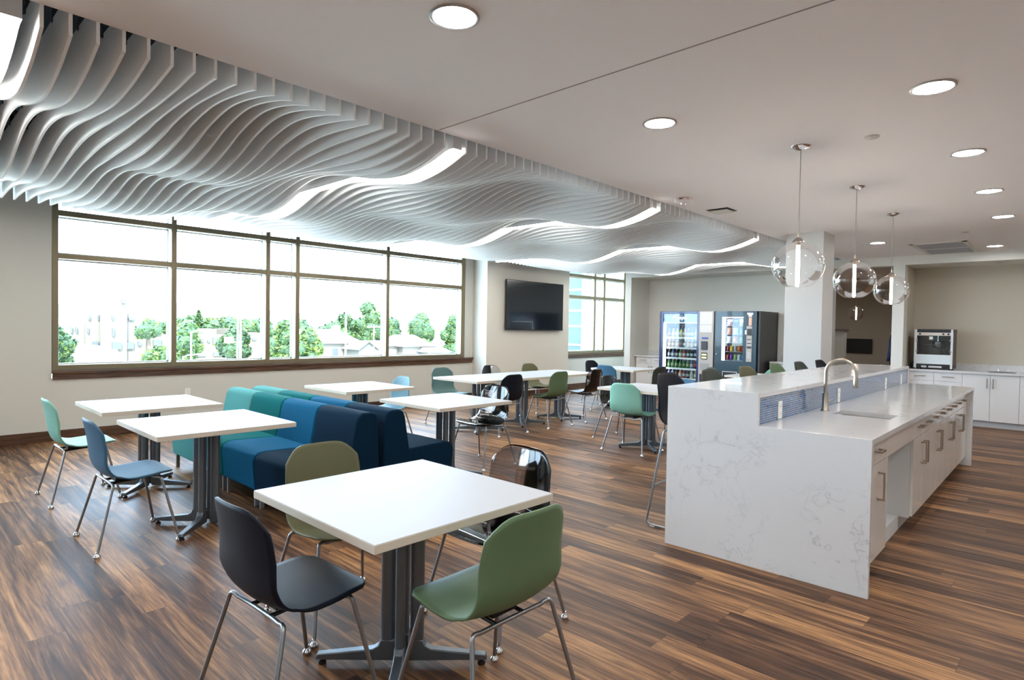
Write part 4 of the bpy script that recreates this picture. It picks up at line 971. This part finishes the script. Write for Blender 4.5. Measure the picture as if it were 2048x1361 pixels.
a = W(57, 34.6, .3, k); G().box(a[0]-5, a[1], a[2], a[0]-4, a[1]+1.2, a[2]+1.6).build('chimney', bw, h, smooth=0)
house([(57, 39.0, 43.8, -.85, -.35, 10, 'y'), (56, 41.2, 45.6, -.9, .35, 9, 'y'), (54.5, 43.6, 46.9, -1.55, -.6, 8, 'y')], 'pale house with hipped roof at the right end of the long window')
# trees
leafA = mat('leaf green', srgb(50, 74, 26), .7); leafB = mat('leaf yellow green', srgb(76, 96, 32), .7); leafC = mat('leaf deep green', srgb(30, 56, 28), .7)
bark = mat('bark', srgb(92, 80, 66), .9)
def tree(D, y, ztop, zlow, hw, label, k=1.6, m=None, seed=0, n=1500, conifer=False, leaf=.5, grp=None):
    rnd = random.Random(seed); c = W(D, y, ztop, k); bz = W(D, y, zlow, k)[2]; hw *= k
    e = empty('conifer' if conifer else 'leafy_tree', (c[0], c[1], GZ), label=label, cat='tree', group=grp)
    H_ = c[2]-GZ; lo = max(1.5, bz-GZ); blobs = []
    hw *= 1.12
    for i in range(22 if not conifer else 1):
        a = rnd.uniform(0, 6.28); rr = hw*rnd.uniform(.0, .62); t = rnd.uniform(0, 1)
        br = hw*rnd.uniform(.34, .52); blobs.append((rr*math.cos(a), rr*math.sin(a), lo+br*.6+(H_-lo-br*1.5)*t*(1-.35*rr/hw), br))
    blobs.append((0, 0, H_-hw*.42, hw*.42))
    vs = []; fs = []
    for i in range(n):
        if conifer:
            t = rnd.random()**.7; z = H_-t*(H_-lo); r_ = hw*t*(.75+.25*math.sin(z*5)); a = rnd.uniform(0, 6.28); p = Vector((r_*math.cos(a), r_*math.sin(a), z))
        else:
            bx_, by_, bz_, br = blobs[i % len(blobs)]
            d = Vector((rnd.gauss(0, 1), rnd.gauss(0, 1), rnd.gauss(0, 1))).normalized()
            p = Vector((bx_, by_, bz_))+d*br*rnd.uniform(.78, 1.04)
            p.z = max(p.z, lo*.7)
        u = Vector((rnd.gauss(0, 1), rnd.gauss(0, 1), rnd.gauss(0, .6))).normalized(); v = u.cross(Vector((rnd.gauss(0, 1), rnd.gauss(0, 1), rnd.gauss(0, 1)))).normalized()
        s_ = leaf*rnd.uniform(.6, 1.2); o = len(vs)
        vs += [p-u*s_, p-v*s_*.6, p+u*s_, p+v*s_*.6]; fs.append((o, o+1, o+2, o+3))
    mats = [m or leafA, leafB if m is not leafB else leafA]
    g = G(); g.v = [tuple(q) for q in vs]; g.f = fs; g.mi = [1 if rnd.random() < .35 else 0 for _ in fs]
    g.build('foliage', mats, e, smooth=0)
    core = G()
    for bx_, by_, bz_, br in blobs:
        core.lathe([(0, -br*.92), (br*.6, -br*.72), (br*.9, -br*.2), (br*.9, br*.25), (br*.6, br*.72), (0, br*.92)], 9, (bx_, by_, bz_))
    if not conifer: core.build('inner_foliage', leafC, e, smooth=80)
    G().tube([(0, 0, 0), (0, 0, lo+1.5)], [.35, .2], 8).build('trunk', bark, e)
    return e
grp = 'trees outside the long window'
T_ = [(72, 12.0, .9, -3.5, 1.5, 'dark green tree at the far left edge of the window beside the white building', leafC), (50, 14.7, -.35, -3, 1.25, 'round green tree low in front of the white building', leafA),
  (60, 19.9, 1.6, -3, 1.75, 'tall green tree just right of the first window mullion', leafA), (65, 26.3, 1.15, -3, 1.7, 'round green tree in front of the beige office building', leafC),
  (60, 28.3, .3, -3, 1.4, 'green tree left of the second window mullion', leafA), (45, 21.9, 1.75, -3, 1.35, 'dense tree filling the narrow window pane', leafA), (45.5, 24.1, 1.15, -3, 1.3, 'dense tree in front of the pale house, right of the narrow pane', leafB),
  (75, 38.4, 2.25, -3, 3.0, 'tree behind the pale house roof', leafB), (75, 43.3, 1.9, -3, 2.6, 'tree between the pale house and the tallest tree', leafA), (75, 49.0, 4.9, -4, 2.6, 'tallest tree, above the pale houses', leafA),
  (77, 46.4, 3.2, -3, 1.9, 'tree leaning against the left of the tallest tree', leafC), (77, 52.6, 3.3, -4, 2.0, 'tree right of the tallest tree', leafA), (80, 56.8, 2.7, -4, 2.4, 'lower tree between the tallest tree and the right group', leafC),
  (78, 61.0, 3.7, -4, 2.7, 'broad pale green tree behind the hipped house', leafB), (74, 64.8, 3.6, -5, 2.6, 'pale green tree at the right end of the long window', leafB), (75, 69.0, 3.2, -5, 2.4, 'pale green tree hidden behind the window end', leafB)]
for i, (D, y, zt, zl, hw, l, m) in enumerate(T_): tree(D, y, zt, zl, hw, l, m=m, seed=i, grp=grp, leaf=.30 if D < 60 else .38, n=4200)
tree(112, 38.9, 3.5, 0, 1.3, 'pointed conifer rising above the far tree line', conifer=True, m=leafC, seed=50, n=900, grp=grp)
for i in range(9):
    y = 41+i*3.3 if i < 5 else 60+i*3
    tree(120, y-.6, 2.6-.3*(i % 2), -1, 2.6, ('bushy tree of the far tree line, %s' % ['above the beige building roof', 'behind the first tall mast', 'left of the mast', 'behind the mast', 'right of the mast', 'behind the narrow pane', 'behind the pale house', 'behind the tall tree', 'behind the hipped house'][i]), m=leafB if i % 2 else leafA, seed=80+i, n=1300, leaf=.7, grp=grp)
for i, (y, zt, hw) in enumerate(((15.5, 1.9, 2.0), (31, 2.2, 1.3))): tree(100, y if i else 27.9, zt, -1, hw, 'yellow green treetop above the right roof of the white building' if not i else 'treetop above the low roof beside the mullion', m=leafB, seed=120+i, n=700, grp=grp)
# hills
def hill(x, y0, y1, h0, seed, name='hill'):
    rnd = random.Random(seed); n = 60; vs = []; fs = []
    for i in range(n+1):
        y = y0+(y1-y0)*i/n; h = h0*(.72+.2*math.sin(i*.23+seed)+.08*math.sin(i*.9+seed*2))+rnd.uniform(-.8, .8)
        vs += [(x, y, GZ), (x-120, y, h), (x-260, y, GZ)]
    for i in range(n):
        a = i*3; fs += [(a, a+3, a+4, a+1), (a+1, a+4, a+5, a+2)]
    o = G().add(vs, fs).build(name, noisy(mat('distant hill', srgb(60, 76, 76), .95), .08, .3), smooth=80); tag(o, kind='structure')
hill(-700, -100, 900, 26, 3)
# street furniture
pole_m = mat('pole white', srgb(228, 226, 220), .6); pole_wood = mat('pole wood', srgb(176, 140, 104), .8)
def pole(D, y, zt, label, kind, m, k=1.6, r=.13):
    p = W(D, y, zt, k); e = empty('utility_pole' if kind != 'lamp' and kind != 'mast' else ('street_lamp' if kind == 'lamp' else 'light_mast'), (p[0], p[1], GZ), label=label, cat='utility pole' if kind in ('cross', 'trans') else 'street light')
    H_ = p[2]-GZ
    G().tube([(0, 0, 0), (0, 0, H_)], [r*1.2, r*.8], 10).build('pole', m, e)
    if kind in ('cross', 'trans'):
        G().box(-.08, -1.3, H_-.5, .08, 1.3, H_-.35).build('crossarm', m, e, smooth=0)
        for yy in (-1.2, -.6, .6, 1.2): G().lathe([(0, 0), (.06, 0), (.05, .14), (0, .15)], 8, (0, yy, H_-.35)).build('insulator', mat('insulator grey', srgb(150, 150, 150), .4), e)
        if kind == 'trans':
            G().lathe([(0, 0), (.32, 0), (.32, .95), (0, 1.0)], 14, (.1, .42, H_-4.4)).build('transformer', mat('transformer grey', srgb(190, 186, 180), .6), e, smooth=40)
    elif kind == 'lamp':
        G().tube([(0, 0, H_-.1), (.3, .4, H_+.15), (.5, 1.4, H_+.25)], .06, 8).build('arm', m, e); G().box(.3, 1.3, H_+.18, .65, 2.0, H_+.32).build('lamp_head', m, e, smooth=0, bevel=.04)
    elif kind == 'mast':
        G().box(-.08, -1.4, H_-.1, .08, 1.5, H_+.05).build('crossarm', m, e, smooth=0)
        for yy in (-1.3, -.5, .4, 1.3): G().box(.0, yy-.25, H_+.05, .4, yy+.25, H_+.45).build('flood_light', m, e, smooth=0)
    return e
pole(50, 30.25, 3.0, 'white utility pole with crossarms before the pale house', 'cross', pole_m)
pole(54, 36.0, 1.5, 'slim pole left of the tallest tree', 'cross', pole_m, r=.09)
pole(60, 49.15, 4.15, 'brown wooden utility pole with transformer at the right end of the window', 'trans', pole_wood)
pole(45, 15.15, .75, 'white street lamp right of the first mullion', 'lamp', pole_m, r=.09); pole(44, 14.3, -.9, 'short street lamp low beside the first mullion', 'lamp', pole_m, r=.07)
pole(55, 22.65, 3.1, 'tall white floodlight mast with crossarm', 'mast', pole_m, r=.15)
e = pole(50, 20.35, 1.6, 'white pole with traffic signals on an arm beside the tall mast', 'plain', pole_m, r=.12); e['category'] = 'traffic light'; e.name = 'traffic_signal_pole'
p = W(50, 20.35, -.15, 1.6)
G().tube([(0, 0, p[2]-GZ), (0, -1.6, p[2]-GZ+.2)], .06, 8).build('arm', pole_m, e)
for yy in (-.7, -1.1, -1.5): G().box(-.15, yy-.14, p[2]-GZ-.1, .15, yy+.14, p[2]-GZ+.7).build('signal_head', mat('signal tan', srgb(200, 180, 130), .6), e, smooth=0)
# neighbouring wing seen through the second window
e = bldg('neighbouring_wing', 'grey panelled wing with teal glazing outside the second window')
pm = mat('wing panel', srgb(92, 92, 98), .85); N, L, p_ = nodes(pm)
t_ = N.new('ShaderNodeTexCoord'); sp = N.new('ShaderNodeSeparateXYZ'); cb_ = N.new('ShaderNodeCombineXYZ'); L.new(t_.outputs['Object'], sp.inputs[0]); L.new(sp.outputs['X'], cb_.inputs[0]); L.new(sp.outputs['Z'], cb_.inputs[1])
bk = N.new('ShaderNodeTexBrick'); L.new(cb_.outputs[0], bk.inputs['Vector']); bk.inputs['Scale'].default_value = 1; bk.offset = .5; bk.inputs['Brick Width'].default_value = .9; bk.inputs['Row Height'].default_value = 1.0; bk.inputs['Mortar Size'].default_value = .008
bk.inputs['Color1'].default_value = srgb(84, 84, 90); bk.inputs['Color2'].default_value = srgb(90, 90, 95); bk.inputs['Mortar'].default_value = srgb(68, 68, 74); L.new(bk.outputs['Color'], p_.inputs['Base Color'])
G().box(-16.55, 22, GZ, -9.2, 24, 6).build('wall', pm, e, smooth=0)
G().box(-23.5, 22.2, GZ, -16.55, 24, 6).build('curtain_glass', mat('teal glazing', srgb(34, 62, 64), .08, spec=.5), e, smooth=0)
g = G()
for z in (.7, 1.55, 2.27, 3.22, -.3, 4.2): g.box(-23.5, 22.1, z-.035, -16.55, 22.21, z+.035)
for x in (-18.1, -20, -22, -24): g.box(x-.03, 22.1, GZ, x+.03, 22.21, 6)
g.build('mullion', pole_m, e, smooth=0)
